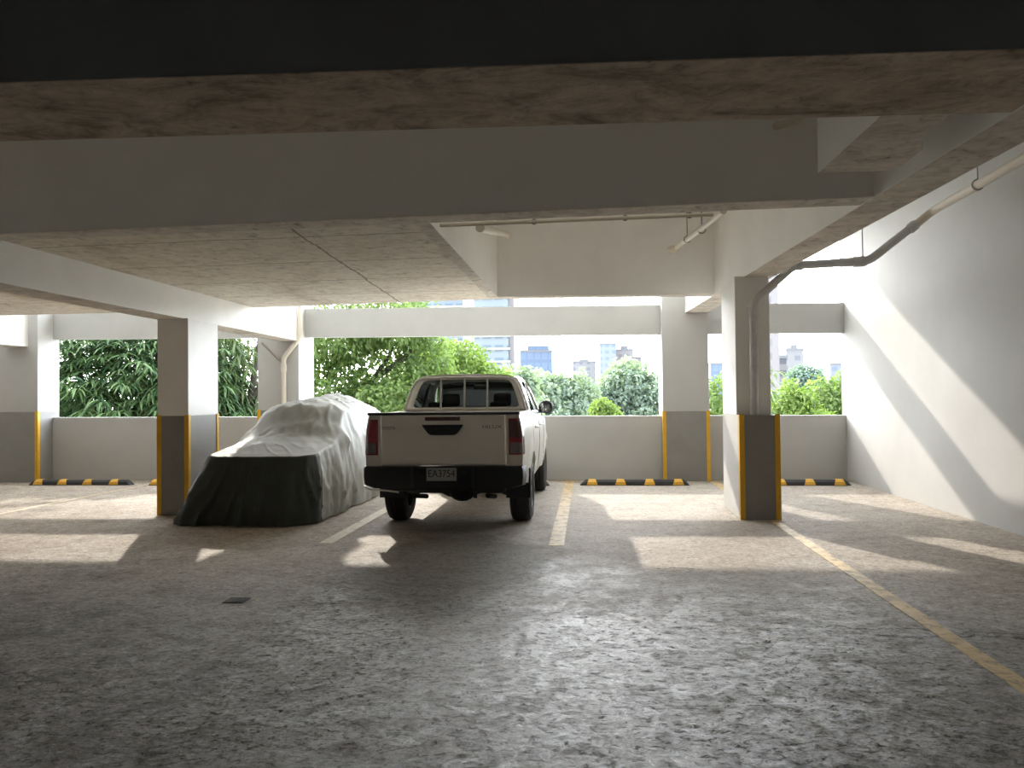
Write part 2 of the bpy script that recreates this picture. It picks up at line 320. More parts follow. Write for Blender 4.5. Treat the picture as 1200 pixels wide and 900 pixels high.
# ------------------------------------------------------------------ mesh helpers
class MB:
    def __init__(s): s.v = []; s.f = []; s.m = []
    def add(s, vs, fs, m=0):
        o = len(s.v); s.v += [tuple(p) for p in vs]
        s.f += [[i+o for i in f] for f in fs]; s.m += [m]*len(fs); return s
    def prism(s, poly, z0, z1, m=0, mb=None, mt=None):
        n = len(poly)
        a = z0 if isinstance(z0, (list, tuple)) else [z0]*n
        b = z1 if isinstance(z1, (list, tuple)) else [z1]*n
        o = len(s.v)
        s.v += [(p[0], p[1], a[i]) for i, p in enumerate(poly)] + [(p[0], p[1], b[i]) for i, p in enumerate(poly)]
        s.f.append([o+i for i in range(n)][::-1]); s.m.append(m if mb is None else mb)
        s.f.append([o+n+i for i in range(n)]); s.m.append(m if mt is None else mt)
        for i in range(n):
            j = (i+1) % n; s.f.append([o+i, o+j, o+n+j, o+n+i]); s.m.append(m)
        return s
    def box(s, x0, x1, y0, y1, z0, z1, m=0, mb=None, mt=None):
        return s.prism([(x0, y0), (x1, y0), (x1, y1), (x0, y1)], z0, z1, m, mb, mt)
    def extrude(s, poly, axis, a0, a1, m=0):
        """poly in the two other axes, in cyclic order"""
        n = len(poly); o = len(s.v)
        def P(p, a):
            return (a, p[0], p[1]) if axis == 'x' else ((p[0], a, p[1]) if axis == 'y' else (p[0], p[1], a))
        s.v += [P(p, a0) for p in poly] + [P(p, a1) for p in poly]
        s.f.append([o+i for i in range(n)][::-1]); s.f.append([o+n+i for i in range(n)]); s.m += [m, m]
        for i in range(n):
            j = (i+1) % n; s.f.append([o+i, o+j, o+n+j, o+n+i]); s.m.append(m)
        return s
    def tube(s, path, r, n=10, m=0, cap=True):
        path = [Vector(p) for p in path]; o = len(s.v); N = len(path)
        rr = r if isinstance(r, (list, tuple)) else [r]*N
        prev = None
        for i, p in enumerate(path):
            t = (path[min(i+1, N-1)] - path[max(i-1, 0)]).normalized()
            if prev is None:
                u = t.cross(Vector((0, 0, 1)))
                if u.length < 1e-3: u = t.cross(Vector((1, 0, 0)))
            else:
                u = prev - t*prev.dot(t)
            u.normalize(); prev = u; w = t.cross(u)
            for k in range(n):
                a = 2*math.pi*k/n
                s.v.append(tuple(p + (u*math.cos(a) + w*math.sin(a))*rr[i]))
        for i in range(N-1):
            for k in range(n):
                k2 = (k+1) % n
                s.f.append([o+i*n+k, o+i*n+k2, o+(i+1)*n+k2, o+(i+1)*n+k]); s.m.append(m)
        if cap:
            s.f.append([o+k for k in range(n)][::-1]); s.f.append([o+(N-1)*n+k for k in range(n)]); s.m += [m, m]
        return s
    def lathe(s, prof, c, axis='x', n=40, m=0):
        """closed profile of (radius, offset along axis)"""
        o = len(s.v); P = len(prof)
        for k in range(n):
            a = 2*math.pi*k/n; ca, sa = math.cos(a), math.sin(a)
            for r, h in prof:
                if axis == 'x': s.v.append((c[0]+h, c[1]+r*ca, c[2]+r*sa))
                elif axis == 'y': s.v.append((c[0]+r*ca, c[1]+h, c[2]+r*sa))
                else: s.v.append((c[0]+r*ca, c[1]+r*sa, c[2]+h))
        for k in range(n):
            k2 = (k+1) % n
            for i in range(P):
                j = (i+1) % P
                s.f.append([o+k*P+i, o+k*P+j, o+k2*P+j, o+k2*P+i]); s.m.append(m)
        return s
    def grid(s, rows, m=0, closed=False):
        o = len(s.v); R = len(rows); C = len(rows[0])
        for r in rows: s.v += [tuple(p) for p in r]
        for i in range(R-1):
            for j in range(C if closed else C-1):
                k = (j+1) % C
                s.f.append([o+i*C+j, o+i*C+k, o+(i+1)*C+k, o+(i+1)*C+j]); s.m.append(m)
        return s
    def ring(s, outer, inner, m=0):
        n = len(outer); o = len(s.v)
        s.v += [tuple(p) for p in outer] + [tuple(p) for p in inner]
        for i in range(n):
            j = (i+1) % n; s.f.append([o+i, o+j, o+n+j, o+n+i]); s.m.append(m)
        return s
    def sphere(s, c, r, nu=16, nv=10, m=0):
        rx, ry, rz = r if isinstance(r, (list, tuple)) else (r, r, r)
        rows = []
        for i in range(nv+1):
            t = math.pi*i/nv
            rows.append([(c[0]+rx*math.sin(t)*math.cos(2*math.pi*k/nu), c[1]+ry*math.sin(t)*math.sin(2*math.pi*k/nu), c[2]+rz*math.cos(t)) for k in range(nu)])
        return s.grid(rows, m, True)
    def build(s, name, mats, parent=None, origin=None, smooth=None, bevel=0.0, solid=0.0, normals=True):
        off = Vector((0, 0, 0))
        if parent is not None:
            p = parent
            while p is not None: off += p.location; p = p.parent
        elif origin is not None: off = Vector(origin)
        me = bpy.data.meshes.new(name)
        me.from_pydata([(p[0]-off.x, p[1]-off.y, p[2]-off.z) for p in s.v], [], s.f)
        if not isinstance(mats, (list, tuple)): mats = [mats]
        for m in mats: me.materials.append(m)
        me.polygons.foreach_set('material_index', s.m)
        if normals:
            bm = bmesh.new(); bm.from_mesh(me)
            bmesh.ops.remove_doubles(bm, verts=bm.verts, dist=1e-5)
            bmesh.ops.recalc_face_normals(bm, faces=bm.faces); bm.to_mesh(me); bm.free()
        if smooth is not None:
            me.shade_smooth()
            if smooth < 180: me.set_sharp_from_angle(angle=math.radians(smooth))
        o = bpy.data.objects.new(name, me); COL.objects.link(o)
        if parent is not None: o.parent = parent
        else: o.location = off
        if solid:
            md = o.modifiers.new('solid', 'SOLIDIFY'); md.thickness = solid; md.offset = 0
        if bevel:
            md = o.modifiers.new('bevel', 'BEVEL'); md.width = bevel; md.segments = 2; md.limit_method = 'ANGLE'
        return o
def tag(o, label=None, cat=None, group=None, kind=None):
    if label: o['label'] = label
    if cat: o['category'] = cat
    if group: o['group'] = group
    if kind: o['kind'] = kind
    return o
def thing(name, label, cat, loc, group=None, kind=None):
    o = bpy.data.objects.new(name, None); COL.objects.link(o); o.location = loc; o.empty_display_size = 0.2
    return tag(o, label, cat, group, kind)
def text_mesh(name, body, size, loc, m, parent, depth=0.003, width=None):
    """upright lettering facing -Y, centred on loc, scaled to a width"""
    cu = bpy.data.curves.new(name, 'FONT'); cu.body = body; cu.size = size; cu.extrude = depth
    cu.align_x = 'CENTER'; cu.align_y = 'CENTER'
    t = bpy.data.objects.new(name, cu); COL.objects.link(t)
    dg = bpy.context.evaluated_depsgraph_get(); me = bpy.data.meshes.new_from_object(t.evaluated_get(dg))
    bpy.data.objects.remove(t); bpy.data.curves.remove(cu)
    xs = [v.co.x for v in me.vertices]; k = (width/(max(xs)-min(xs))) if width else 1.0
    off = Vector((0, 0, 0)); p = parent
    while p is not None: off += p.location; p = p.parent
    for v in me.vertices:
        x, y, z = v.co; v.co = (loc[0]+x*k-off.x, loc[1]-z-off.y, loc[2]+y-off.z)
    me.materials.clear(); me.materials.append(m)
    o = bpy.data.objects.new(name, me); COL.objects.link(o); o.parent = parent
    return o

# ------------------------------------------------------------------ the setting
XL, XR = -15.0, 4.66          # side walls
YN, YB = -9.0, 14.42          # near wall, back parapet
ZS, ZC = 3.07, 4.55           # soffit level, ceiling
def struct(mb, name, mats, label, cat, **kw):
    return tag(mb.build(name, mats, **kw), label, cat, kind='structure')
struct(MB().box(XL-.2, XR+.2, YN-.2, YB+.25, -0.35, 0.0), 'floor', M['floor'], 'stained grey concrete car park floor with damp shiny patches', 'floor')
struct(MB().box(XL-.2, XR+.2, YN-.2, 15.15, ZC, ZC+.25), 'ceiling', M['ceiling'], 'unlit slab high above the beams', 'ceiling')
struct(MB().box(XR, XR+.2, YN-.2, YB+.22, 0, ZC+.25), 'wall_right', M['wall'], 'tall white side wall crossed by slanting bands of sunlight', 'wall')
struct(MB().box(XL-.2, XL, YN-.2, YB+.22, 0, ZC), 'wall_left', M['paint'], 'white side wall beyond the left bays', 'wall')
struct(MB().box(XL, XR, YN-.2, YN, 0, ZC), 'wall_near', M['paint'], 'white wall closing the garage behind the viewer', 'wall')
# pillars against the back opening: x0, x1, y0, y1
C0, C1, C2 = (-12.3, -10.66, 14.0, 14.62), (-6.25, -5.44, 14.1, 14.92), (1.37, 2.20, 14.2, 15.0)
def lerp(a, b, t): return a+(b-a)*t
def zat(x, zl, zr): return lerp(zl, zr, (x+10.8)/(4.66+10.8))
par, beam = MB(), MB()
for a, b in ((XL, C0[0]), (C0[1], C1[0]), (C1[1], C2[0]), (C2[1], XR)):
    par.prism([(a, YB), (b, YB), (b, YB+.18), (a, YB+.18)], 0.0, [zat(a, 1.25, 1.17), zat(b, 1.25, 1.17)]+[zat(b, 1.25, 1.17), zat(a, 1.25, 1.17)])
    zb = [zat(a, 2.82, 2.665), zat(b, 2.82, 2.665)]; zt = [zat(a, 3.37, 3.215), zat(b, 3.37, 3.215)]
    beam.prism([(a, YB+.02), (b, YB+.02), (b, YB+.20), (a, YB+.20)], zb+zb[::-1], zt+zt[::-1])
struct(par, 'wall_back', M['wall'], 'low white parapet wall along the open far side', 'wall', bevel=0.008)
struct(beam, 'beam', M['wall'], 'white tie beam spanning the far openings above the parapet', 'beam', bevel=0.008)

# cross beams and dropped slabs: painted sides, raw bottoms
def yl(y0, s, x): return y0 + s*x
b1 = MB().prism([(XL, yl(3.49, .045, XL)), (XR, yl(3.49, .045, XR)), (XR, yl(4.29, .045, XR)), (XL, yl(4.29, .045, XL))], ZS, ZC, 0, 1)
b1.m[2] = 2       # only its near face has shade painted in as a darker colour
struct(b1, 'beam', [M['paint'], M['raw'], M['beam_shade']], 'nearest dark cross beam with flaking brown underside across the top', 'beam', bevel=0.01)
stub = MB().prism([(1.62, 4.36), (2.01, 4.38), (1.99, 4.62), (2.03, 4.86), (2.10, 4.98), (2.11, 5.30), (2.06, 5.44), (1.60, 5.44)], ZS+.002, ZC, 0, 1)
struct(stub, 'beam', [M['paint'], M['raw_grey']], 'short broken-off beam stub behind the nearest cross beam', 'beam')
b2 = MB().prism([(XL, yl(6.22, -.036, XL)), (2.27, yl(6.22, -.036, 2.27)), (2.27, yl(6.49, -.036, 2.27)), (XL, yl(6.49, -.036, XL))], ZS, ZC, 0, 1)
struct(b2, 'beam', [M['paint'], M['raw_grey']], 'second grey-white cross beam in front of the brown soffit', 'beam', bevel=0.01)
def bri(y): return 2.31 - .053*(y-4.4)
bR = MB().prism([(bri(3.9), 3.9), (bri(3.9)+.36, 3.9), (bri(14.3)+.40, 14.3), (bri(14.3), 14.3)], ZS-.01, ZC, 0, 1)
struct(bR, 'beam', [M['paint'], M['raw_grey']], 'lengthwise beam on the right ending over the right pillar', 'beam', bevel=0.01)
b3 = MB().prism([(-1.40, 11.48), (bri(11.7)+.02, 11.74), (bri(11.7)+.02, 11.98), (-1.40, 11.72)], ZS, ZC, 0, 1)
struct(b3, 'beam', [M['paint'], M['raw_grey']], 'third white cross beam above the pickup truck', 'beam', bevel=0.01)
LX0, LX1 = -5.86, -5.44
sof = MB().prism([(LX1-.05, 6.62), (-1.37, 6.50), (-1.37, 11.74), (LX1-.05, 12.14)], ZS+.004, ZC, 0, 1)
struct(sof, 'ceiling_soffit', [M['paint'], M['soffit']], 'low brown formwork-marked soffit above the covered car', 'ceiling')
edge = MB().prism([(-1.47, 6.46), (-1.33, 6.46), (-1.33, 11.52), (-1.47, 11.52)], ZS-.005, ZC, 0, 1)
struct(edge, 'beam', [M['paint'], M['raw_grey']], 'edge beam along the right side of the brown soffit', 'beam', bevel=0.008)
bL = MB().box(LX0, LX1, 6.3, 14.12, 2.67, ZC, 0, 1)
struct(bL, 'beam', [M['paint'], M['raw_grey']], 'lengthwise white beam resting on the left pillar', 'beam', bevel=0.01)
sofl = MB().box(XL, LX0, 6.7, 12.4, ZS, ZC, 0, 1)
struct(sofl, 'ceiling_soffit', [M['paint'], M['soffit']], 'low brown soffit over the left parking bays', 'ceiling')
bC0 = MB().box(-11.3, -10.86, 9.5, 14.02, 2.64, ZC, 0, 1)
struct(bC0, 'beam', [M['paint'], M['raw_grey']], 'lengthwise white beam end at the far left pillar', 'beam', bevel=0.01)

def pillar(label, x0, x1, y0, y1, ztop, zband, stripes, paint='wall', shaft=None):
    """grey-banded pillar; stripes: list of corner codes with yellow guards"""
    cx, cy = (x0+x1)/2, (y0+y1)/2
    r = thing('pillar', label, 'pillar', (cx, cy, 0), kind='structure')
    sx0, sx1, sy0, sy1 = shaft or (x0, x1, y0, y1)
    MB().box(sx0, sx1, sy0, sy1, zband-.001, ztop).build('shaft', M[paint], r, bevel=0.008)
    MB().box(x0, x1, y0, y1, 0, zband).build('painted_base', M['grey'], r, bevel=0.006)
    w, t = 0.055, 0.008
    for c in stripes:
        px, sx = (x0, 1) if 'l' in c else (x1, -1)
        py, sy = (y0, 1) if 'n' in c else (y1, -1)
        p = [(px-sx*t, py-sy*t), (px+sx*w, py-sy*t), (px+sx*w, py+sy*.001), (px+sx*.001, py+sy*.001), (px+sx*.001, py+sy*w), (px-sx*t, py+sy*w)]
        tag(MB().prism(p, 0.002, zband+.01).build('corner_guard', M['yellow'], r), 'yellow corner guard')
    return r
pillar('left free-standing pillar beside the covered car, yellow corners', -5.83, -5.39, 9.95, 10.80, 2.68, 1.35, ['ln', 'rn', 'rf', 'lf'], 'paint')
rp = pillar('right free-standing pillar with a downpipe on its front', 1.89, 2.37, 9.82, 11.0, 3.07, 1.30, ['ln', 'rn'], 'paint', shaft=(1.89, 2.32, 10.02, 11.0))
pillar('far left pillar on the back wall, grey base with one yellow corner', *C0, 3.9, 1.37, ['rn'])
pillar('back pillar behind the covered car with a cream drainpipe', *C1, 3.9, 1.36, ['ln', 'rn'])
pillar('back pillar right of the pickup truck with two yellow corners', *C2, 3.5, 1.27, ['ln', 'rn'])
# the right pillar's sides keep their pale paint low down
tag(MB().box(1.884, 1.889, 9.90, 10.99, 0.01, 1.29).build('pale_side_panel', M['wall'], rp), 'pale painted side face')

# painted bay lines
def line(name_label, x0, x1, y0, y1, m, skew=0.0):
    mb = MB().prism([(x0, y0), (x1, y0), (x1+skew, y1), (x0+skew, y1)], 0.0005, 0.004)
    return tag(mb.build('parking_line', m), name_label, 'parking line', 'painted parking bay lines', 'structure')
line('long worn yellow line running from the right pillar towards the viewer', 2.21, 2.33, 1.5, 9.80, M['line'])
line('short yellow line behind the right pillar up to the back wall', 2.18, 2.31, 11.02, 14.15, M['line'])
line('yellow and cream line right of the pickup truck', -0.42, -0.26, 8.03, 14.40, M['line'])
line('pale worn line between the pickup truck and the covered car', -2.90, -2.75, 8.06, 14.40, M['pale_line'])
line('faint yellow line across the left parking bays', -8.23, -8.13, 9.6, 13.9, M['faint_line'])

# ------------------------------------------------------------------ wheel stops
def wheel_stop(x0, x1, y, label, blocks, n_first=0):
    L = x1-x0; cx = (x0+x1)/2
    r = thing('wheel_stop', label, 'wheel stop', (cx, y, 0.0), 'rubber wheel stops along the back wall')
    prof = [(y-.085, .003), (y-.07, .06), (y-.035, .10), (y+.035, .10), (y+.07, .06), (y+.085, .003)]
    mb = MB(); o = len(mb.v); rows = []
    for xx, k in ((x0, .12), (x0+.05, .75), (x0+.10, 1), (x1-.10, 1), (x1-.05, .75), (x1, .12)):
        rows.append([(xx, p[0], max(.003, p[1]*k)) for p in prof])
    mb.grid(rows); n = len(prof)
    mb.f.append([n-1-i for i in range(n)]); mb.f.append([5*n+i for i in range(n)]); mb.m += [0, 0]
    mb.grid([[rows[i][0] for i in range(6)], [rows[i][-1] for i in range(6)]])
    mb.build('rubber_body', M['rubber'], r)
    for bx in blocks:
        w = .095; e = .004
        q = [(y-.0855-e, .012), (y-.0705-e, .06+e), (y-.0355, .10+e), (y+.0355, .10+e), (y+.0705+e, .06+e), (y+.0855+e, .012)]
        m2 = MB()
        taper = [1.0, .82, .62, .62, .82, 1.0]
        m2.grid([[(bx-w*taper[i], p[0], p[1]) for i, p in enumerate(q)], [(bx+w*taper[i], p[0], p[1]) for i, p in enumerate(q)]])
        tag(m2.build('reflector_block', M['reflect'], r, solid=0.006), 'yellow reflective block')
    return r
wheel_stop(-10.45, -8.44, 13.56, 'black and yellow wheel stop by the far left pillar', [-10.26, -9.78, -9.28, -8.76])
wheel_stop(-8.08, -6.10, 13.56, 'wheel stop whose yellow end peeks out left of the left pillar', [-7.95, -7.40, -6.85, -6.3])
wheel_stop(-2.60, -0.68, 13.50, 'wheel stop under the front of the pickup truck', [-2.4, -1.9, -1.4, -0.9])
wheel_stop(-0.14, 1.74, 13.58, 'wheel stop in the empty bay between truck and back pillar', [0.07, 0.56, 1.06, 1.55])
wheel_stop(2.58, 4.43, 13.58, 'wheel stop in the far right corner by the sunlit wall', [2.78, 3.27, 3.75, 4.24])

# ------------------------------------------------------------------ pipes
def arc(p, a, b, r=0.08, n=5):
    """polyline with rounded bend at p between a and b"""
    p, a, b = Vector(p), Vector(a), Vector(b)
    u, w = (a-p).normalized(), (b-p).normalized(); out = []
    for i in range(n+1):
        t = i/n; out.append(p + u*r*(1-t)**2 + w*r*t**2)
    return out
def bent(pts, r=0.08):
    out = [Vector(pts[0])]
    for i in range(1, len(pts)-1): out += arc(pts[i], pts[i-1], pts[i+1], r)
    out.append(Vector(pts[-1])); return out
def collar(mb, p, d, r, l, m=0):
    p, d = Vector(p), Vector(d).normalized(); mb.tube([p-d*l/2, p+d*l/2], r, 14, m)
def hanger(parent, p, ztop, r):
    h = MB().tube([(p[0], p[1], ztop), (p[0], p[1], p[2]+r)], 0.007, 6)
    ringp = [(p[0]+r*math.cos(t), p[1], p[2]+r*math.sin(t)) for t in np.linspace(math.pi/2, math.pi/2+2*math.pi, 14)]
    h.tube(ringp, 0.008, 6); h.build('hanger', M['steel'], parent, smooth=40)
# big drain pipe from the right wall side to the right pillar
pA, pB, pC, pD, pE, pF = (4.27, -1.0, 3.98), (4.27, 9.9, 3.80), (3.50, 9.9, 3.20), (2.60, 9.9, 3.17), (2.10, 9.93, 2.72), (2.10, 9.95, 1.28)
r = thing('drain_pipe', 'grey drain pipe crossing from the right wall to the right pillar', 'pipe', (3.5, 9.9, 3.2))
MB().tube(bent([pA, pB, (4.05, 9.9, 3.62)], .1), 0.05, 14).build('wall_run', M['pvc'], r, smooth=40)
MB().tube(bent([(4.07, 9.9, 3.645), pC, pD, pE, pF], .1), 0.052, 14).build('cross_run', M['pipe_grey'], r, smooth=40)
for cp, cd, cr, cl in (((4.02, 9.9, 3.605), Vector(pC)-Vector((4.05, 9.9, 3.63)), .066, .10), ((3.36, 9.9, 3.195), (1, 0, 0), .064, .10), ((2.66, 9.9, 3.172), (1, 0, 0), .064, .08), ((2.10, 9.95, 2.60), (0, 0, 1), .064, .12), ((2.10, 9.95, 1.9), (0, 0, 1), .06, .05)):
    mb = MB(); collar(mb, cp, cd, cr, cl); mb.build('pipe_collar', M['pipe_grey'], r, smooth=40)
hanger(r, (3.43, 9.9, 3.2), ZC, .06); hanger(r, (4.27, 8.8, 3.82), ZC, .06); hanger(r, (4.27, 6.5, 3.86), ZC, .06)
# downpipe on the back pillar
r = thing('downpipe', 'cream drainpipe bending down the back pillar behind the covered car', 'pipe', (-5.7, 14.02, 1.3))
MB().tube(bent([(-5.385, 14.04, 3.9), (-5.385, 14.04, 2.74), (-5.71, 14.04, 2.34), (-5.71, 14.04, 0.02)], .07), 0.045, 14).build('pipe_run', M['pvc'], r, smooth=40)
for cp, cl in (((-5.71, 14.04, 2.16), .14), ((-5.385, 14.04, 2.80), .08)):
    mb = MB(); collar(mb, cp, (0, 0, 1), .056, cl); mb.build('pipe_collar', M['pvc'], r, smooth=40)
tag(MB().tube([(-6.16, 14.085, 2.64), (-5.79, 14.085, 2.295)], 0.018, 8).build('cable_conduit', plain('brown_conduit', (0.30, 0.25, 0.21), 0.6), smooth=40), 'thin dark conduit slanting down the pillar to the drainpipe', 'conduit')
# sprinkler pipe behind the second beam
r = thing('sprinkler_pipe', 'thin white pipe hung behind the second cross beam', 'pipe', (0.1, 6.75, 3.12))
MB().tube([(-1.30, 6.80, 3.108), (1.10, 6.72, 3.108)], 0.017, 12).build('pipe_run', M['pvc'], r, smooth=40)
for hx in (-.45, .35, .9): hanger(r, (hx, 6.757-.033*hx, 3.108), ZC, .02)
r = thing('branch_pipe', 'short white pipe slanting away towards the third beam with capped end', 'pipe', (1.2, 7.2, 3.2))
MB().tube([(1.235, 7.0, 3.20), (1.31, 11.25, 3.69)], [0.03, 0.034], 12).build('pipe_run', M['pvc'], r, smooth=40)
MB().sphere((1.27, 11.3, 3.68), (.09, .06, .06)).build('end_cap', M['pvc'], r, smooth=60)
hanger(r, (1.29, 9.9, 3.54), ZC, .04); hanger(r, (1.28, 8.6, 3.38), ZC, .04)
tag(MB().tube(bent([(-1.16, 11.495, 3.98), (-1.16, 11.2, 3.96), (-1.02, 7.4, 3.21)], .06), 0.045, 12).build('drain_stub', M['pvc'], origin=(-1.1, 9, 3.6), smooth=40), 'short cream pipe elbow in the corner above the soffit edge', 'pipe')
tag(MB().tube([(1.50, 6.17, 3.66), (1.58, 5.82, 3.57)], 0.03, 12).build('pipe_stub', M['pvc'], origin=(1.5, 6.1, 3.6), smooth=40), 'cut-off pipe end sticking out of the second beam', 'pipe')
# small floor drain
r = thing('floor_drain', 'small dark floor drain grate left of the centre floor', 'drain', (-2.72, 5.74, 0))
MB().box(-2.80, -2.64, 5.66, 5.82, 0.0005, 0.006).build('frame', M['under'], r)
mb = MB()
for i in range(5): mb.box(-2.785+i*.028, -2.772+i*.028, 5.675, 5.805, 0.006, 0.010)
mb.build('grate', M['under'], r)

# ------------------------------------------------------------------ pickup truck
TX, TY = -1.62, 9.75        # rear axle on the floor
truck = thing('pickup_truck', 'white double-cab pickup truck parked nose-in with its tailgate to us', 'truck', (TX, TY, 0))
def T(x, y, z): return (TX+x, TY+y, z)
def interp(tab, t):
    if t <= tab[0][0]: return tab[0][1]
    for (a, va), (b, vb) in zip(tab, tab[1:]):
        if t <= b: return va + (vb-va)*(t-a)/(b-a)
    return tab[-1][1]
PROF = [(.42, .845), (.55, .885), (.75, .91), (.95, .92), (1.12, .915), (1.25, .90), (1.33, .885), (1.40, .86)]
def bodyx(y, z):
    x = interp(PROF, z)
    if y < -1.0: x -= .05*((-1.0-y)/.25)**2 * .6
    if y > 3.2: x -= .16*((y-3.2)/.85)**2
    for yc in (0.0, 3.085):
        d = math.hypot(y-yc, z-.40)
        x += .028*math.exp(-((d-.50)/.07)**2)
    return x
def sill(y):
    z = .46
    for yc, rr in ((0.0, .47), (3.085, .47)):
        d = abs(y-yc)
        if d < rr: z = max(z, .40 + math.sqrt(rr*rr-d*d))
    if y < -.47: z = max(z, .52 + .10*(-.47-y)/.78)
    return z
def stations(a, b, n):
    ys = list(np.linspace(a, b, n))
    for yc in (0.0, 3.085):
        for t in np.linspace(0, math.pi, 17):
            y = yc + .47*math.cos(t)
            if a < y < b: ys.append(y)
    return sorted(set(round(float(y), 4) for y in ys))
def skin(mb, a, b, top, sgn, n=14, lev=9, thick=.04):
    ys = stations(a, b, n); outer, inner = [], []
    for y in ys:
        zb, zt = sill(y), top(y)
        zs = [zb+(zt-zb)*k/lev for k in range(lev+1)]
        outer.append([T(sgn*bodyx(y, z), y, z) for z in zs])
        inner.append([T(sgn*(bodyx(y, z)-thick), y, z) for z in zs])
    mb.grid(outer); mb.grid(inner)
    mb.grid([[r[0] for r in outer], [r[0] for r in inner]]); mb.grid([[r[-1] for r in outer], [r[-1] for r in inner]])
    mb.grid([outer[0], inner[0]]); mb.grid([outer[-1], inner[-1]])
# cargo bed
mb = MB()
for s in (-1, 1):
    skin(mb, -1.20, .33, lambda y: 1.385, s)
    mb.box(TX+(s*.72 if s > 0 else -.76), TX+(.76 if s > 0 else s*.72), TY-1.17, TY+.33, .78, 1.36)
    mb.box(TX+min(s*.72, s*.865), TX+max(s*.72, s*.865), TY-1.17, TY+.33, 1.345, 1.383)
mb.box(TX-.76, TX+.76, TY-1.16, TY+.33, .74, .80); mb.box(TX-.84, TX+.84, TY+.27, TY+.33, .55, 1.383)
bed = mb.build('cargo_bed', M['white_car'], truck, smooth=35)
# lower cab with doors, front wings and bonnet
def belt(y): return interp([(.36, 1.33), (1.6, 1.30), (2.62, 1.24), (3.2, 1.20), (4.02, 1.06)], y)
mb = MB()
for s in (-1, 1): skin(mb, .36, 4.02, belt, s, 30)
mb.box(TX-.83, TX+.83, TY+.37, TY+.42, .5, 1.34)
rows = []
for y in np.linspace(2.66, 4.02, 10):
    w = bodyx(y, belt(y))-.01
    rows.append([T(w*u, y, belt(y)+.045*(1-u*u)+.02*math.exp(-((abs(u)-.6)/.15)**2)) for u in np.linspace(-1, 1, 17)])
mb.grid(rows)
rows2 = []
for z, yy in ((1.06, 4.02), (.95, 4.06), (.80, 4.08), (.6, 4.05)):
    rows2.append([T(.74*u, yy-.12*u*u, z+(.045*(1-u*u) if z > 1.0 else 0)) for u in np.linspace(-1, 1, 17)])
mb.grid(rows2)
mb.box(TX-.80, TX+.80, TY+.42, TY+2.7, .46, .52)
cab = mb.build('cab_body', M['white_car'], truck, smooth=35)
# greenhouse frames
def mir(h): return [(x, z) for x, z in h] + [(-x, z) for x, z in h[::-1]]
def cabx(z): return interp([(1.24, .86), (1.33, .845), (1.42, .825), (1.6, .765), (1.74, .71), (1.80, .675), (1.86, .60)], z)
def rear_y(z): return .40 + (z-1.30)*.22
outer_h = [(.30, 1.30), (.84, 1.30), (.83, 1.40), (.795, 1.52), (.745, 1.66), (.70, 1.76), (.655, 1.825), (.58, 1.855), (.30, 1.872)]
inner_h = [(.28, 1.425), (.69, 1.425), (.715, 1.45), (.690, 1.54), (.650, 1.66), (.620, 1.73), (.585, 1.775), (.52, 1.795), (.28, 1.80)]
orr = [T(x, rear_y(z), z) for x, z in mir(outer_h)]; irr = [T(x, rear_y(z)+.012, z) for x, z in mir(inner_h)]
MB().ring(orr, irr).build('rear_cab_panel', M['white_car'], truck, smooth=40, solid=.03)
MB().add(irr, [list(range(len(irr)))]).build('rear_window', M['glass'], truck)
def side_pts(lst, s, inset=0.0): return [T(s*(cabx(z)-inset), y, z) for y, z in lst]
s_out = [(.405, 1.31), (.44, 1.48), (.49, 1.72), (.56, 1.82), (.90, 1.845), (1.40, 1.85), (1.80, 1.84), (2.15, 1.64), (2.72, 1.26), (2.2, 1.27), (1.5, 1.29), (.9, 1.305)]
s_in = [(.66, 1.37), (.68, 1.48), (.73, 1.66), (.80, 1.735), (.98, 1.765), (1.40, 1.775), (1.72, 1.765), (2.02, 1.60), (2.40, 1.345), (2.1, 1.345), (1.5, 1.355), (.9, 1.365)]
for s in (-1, 1):
    MB().ring(side_pts(s_out, s), side_pts(s_in, s)).build('side_frame', M['white_car'], truck, smooth=40, solid=.03)
    MB().add(side_pts(s_in, s, .006), [list(range(12))]).build('side_window', M['glass'], truck)
    z0, z1 = 1.355, 1.772
    MB().add([T(s*cabx(z0), 1.48, z0), T(s*cabx(z0), 1.56, z0), T(s*cabx(z1), 1.49, z1), T(s*cabx(z1), 1.41, z1)], [[0, 1, 2, 3]]).build('door_pillar', M['black_plastic'], truck, solid=.02)
wo = [T(-.82, 2.74, 1.25), T(-.74, 2.30, 1.53), T(-.655, 1.84, 1.825), T(-.3, 1.80, 1.865), T(.3, 1.80, 1.865), T(.655, 1.84, 1.825), T(.74, 2.30, 1.53), T(.82, 2.74, 1.25), T(.3, 2.80, 1.25), T(-.3, 2.80, 1.25)]
wi = [T(-.74, 2.66, 1.31), T(-.665, 2.28, 1.55), T(-.59, 1.92, 1.775), T(-.28, 1.89, 1.805), T(.28, 1.89, 1.805), T(.59, 1.92, 1.775), T(.665, 2.28, 1.55), T(.74, 2.66, 1.31), T(.28, 2.70, 1.31), T(-.28, 2.70, 1.31)]
MB().ring(wo, wi).build('windscreen_frame', M['white_car'], truck, smooth=40, solid=.03)
MB().add(wi, [list(range(10))]).build('windscreen', M['clear_glass'], truck)
rows = []
for y in np.linspace(.50, 1.84, 9):
    e = .012*max(0, abs(y-1.17)/.67)**3
    rows.append([T(.665*u, y, 1.872-.052*abs(u)**2.6-e) for u in np.linspace(-1, 1, 21)])
MB().grid(rows).build('roof', M['white_car'], truck, smooth=60, solid=.025)
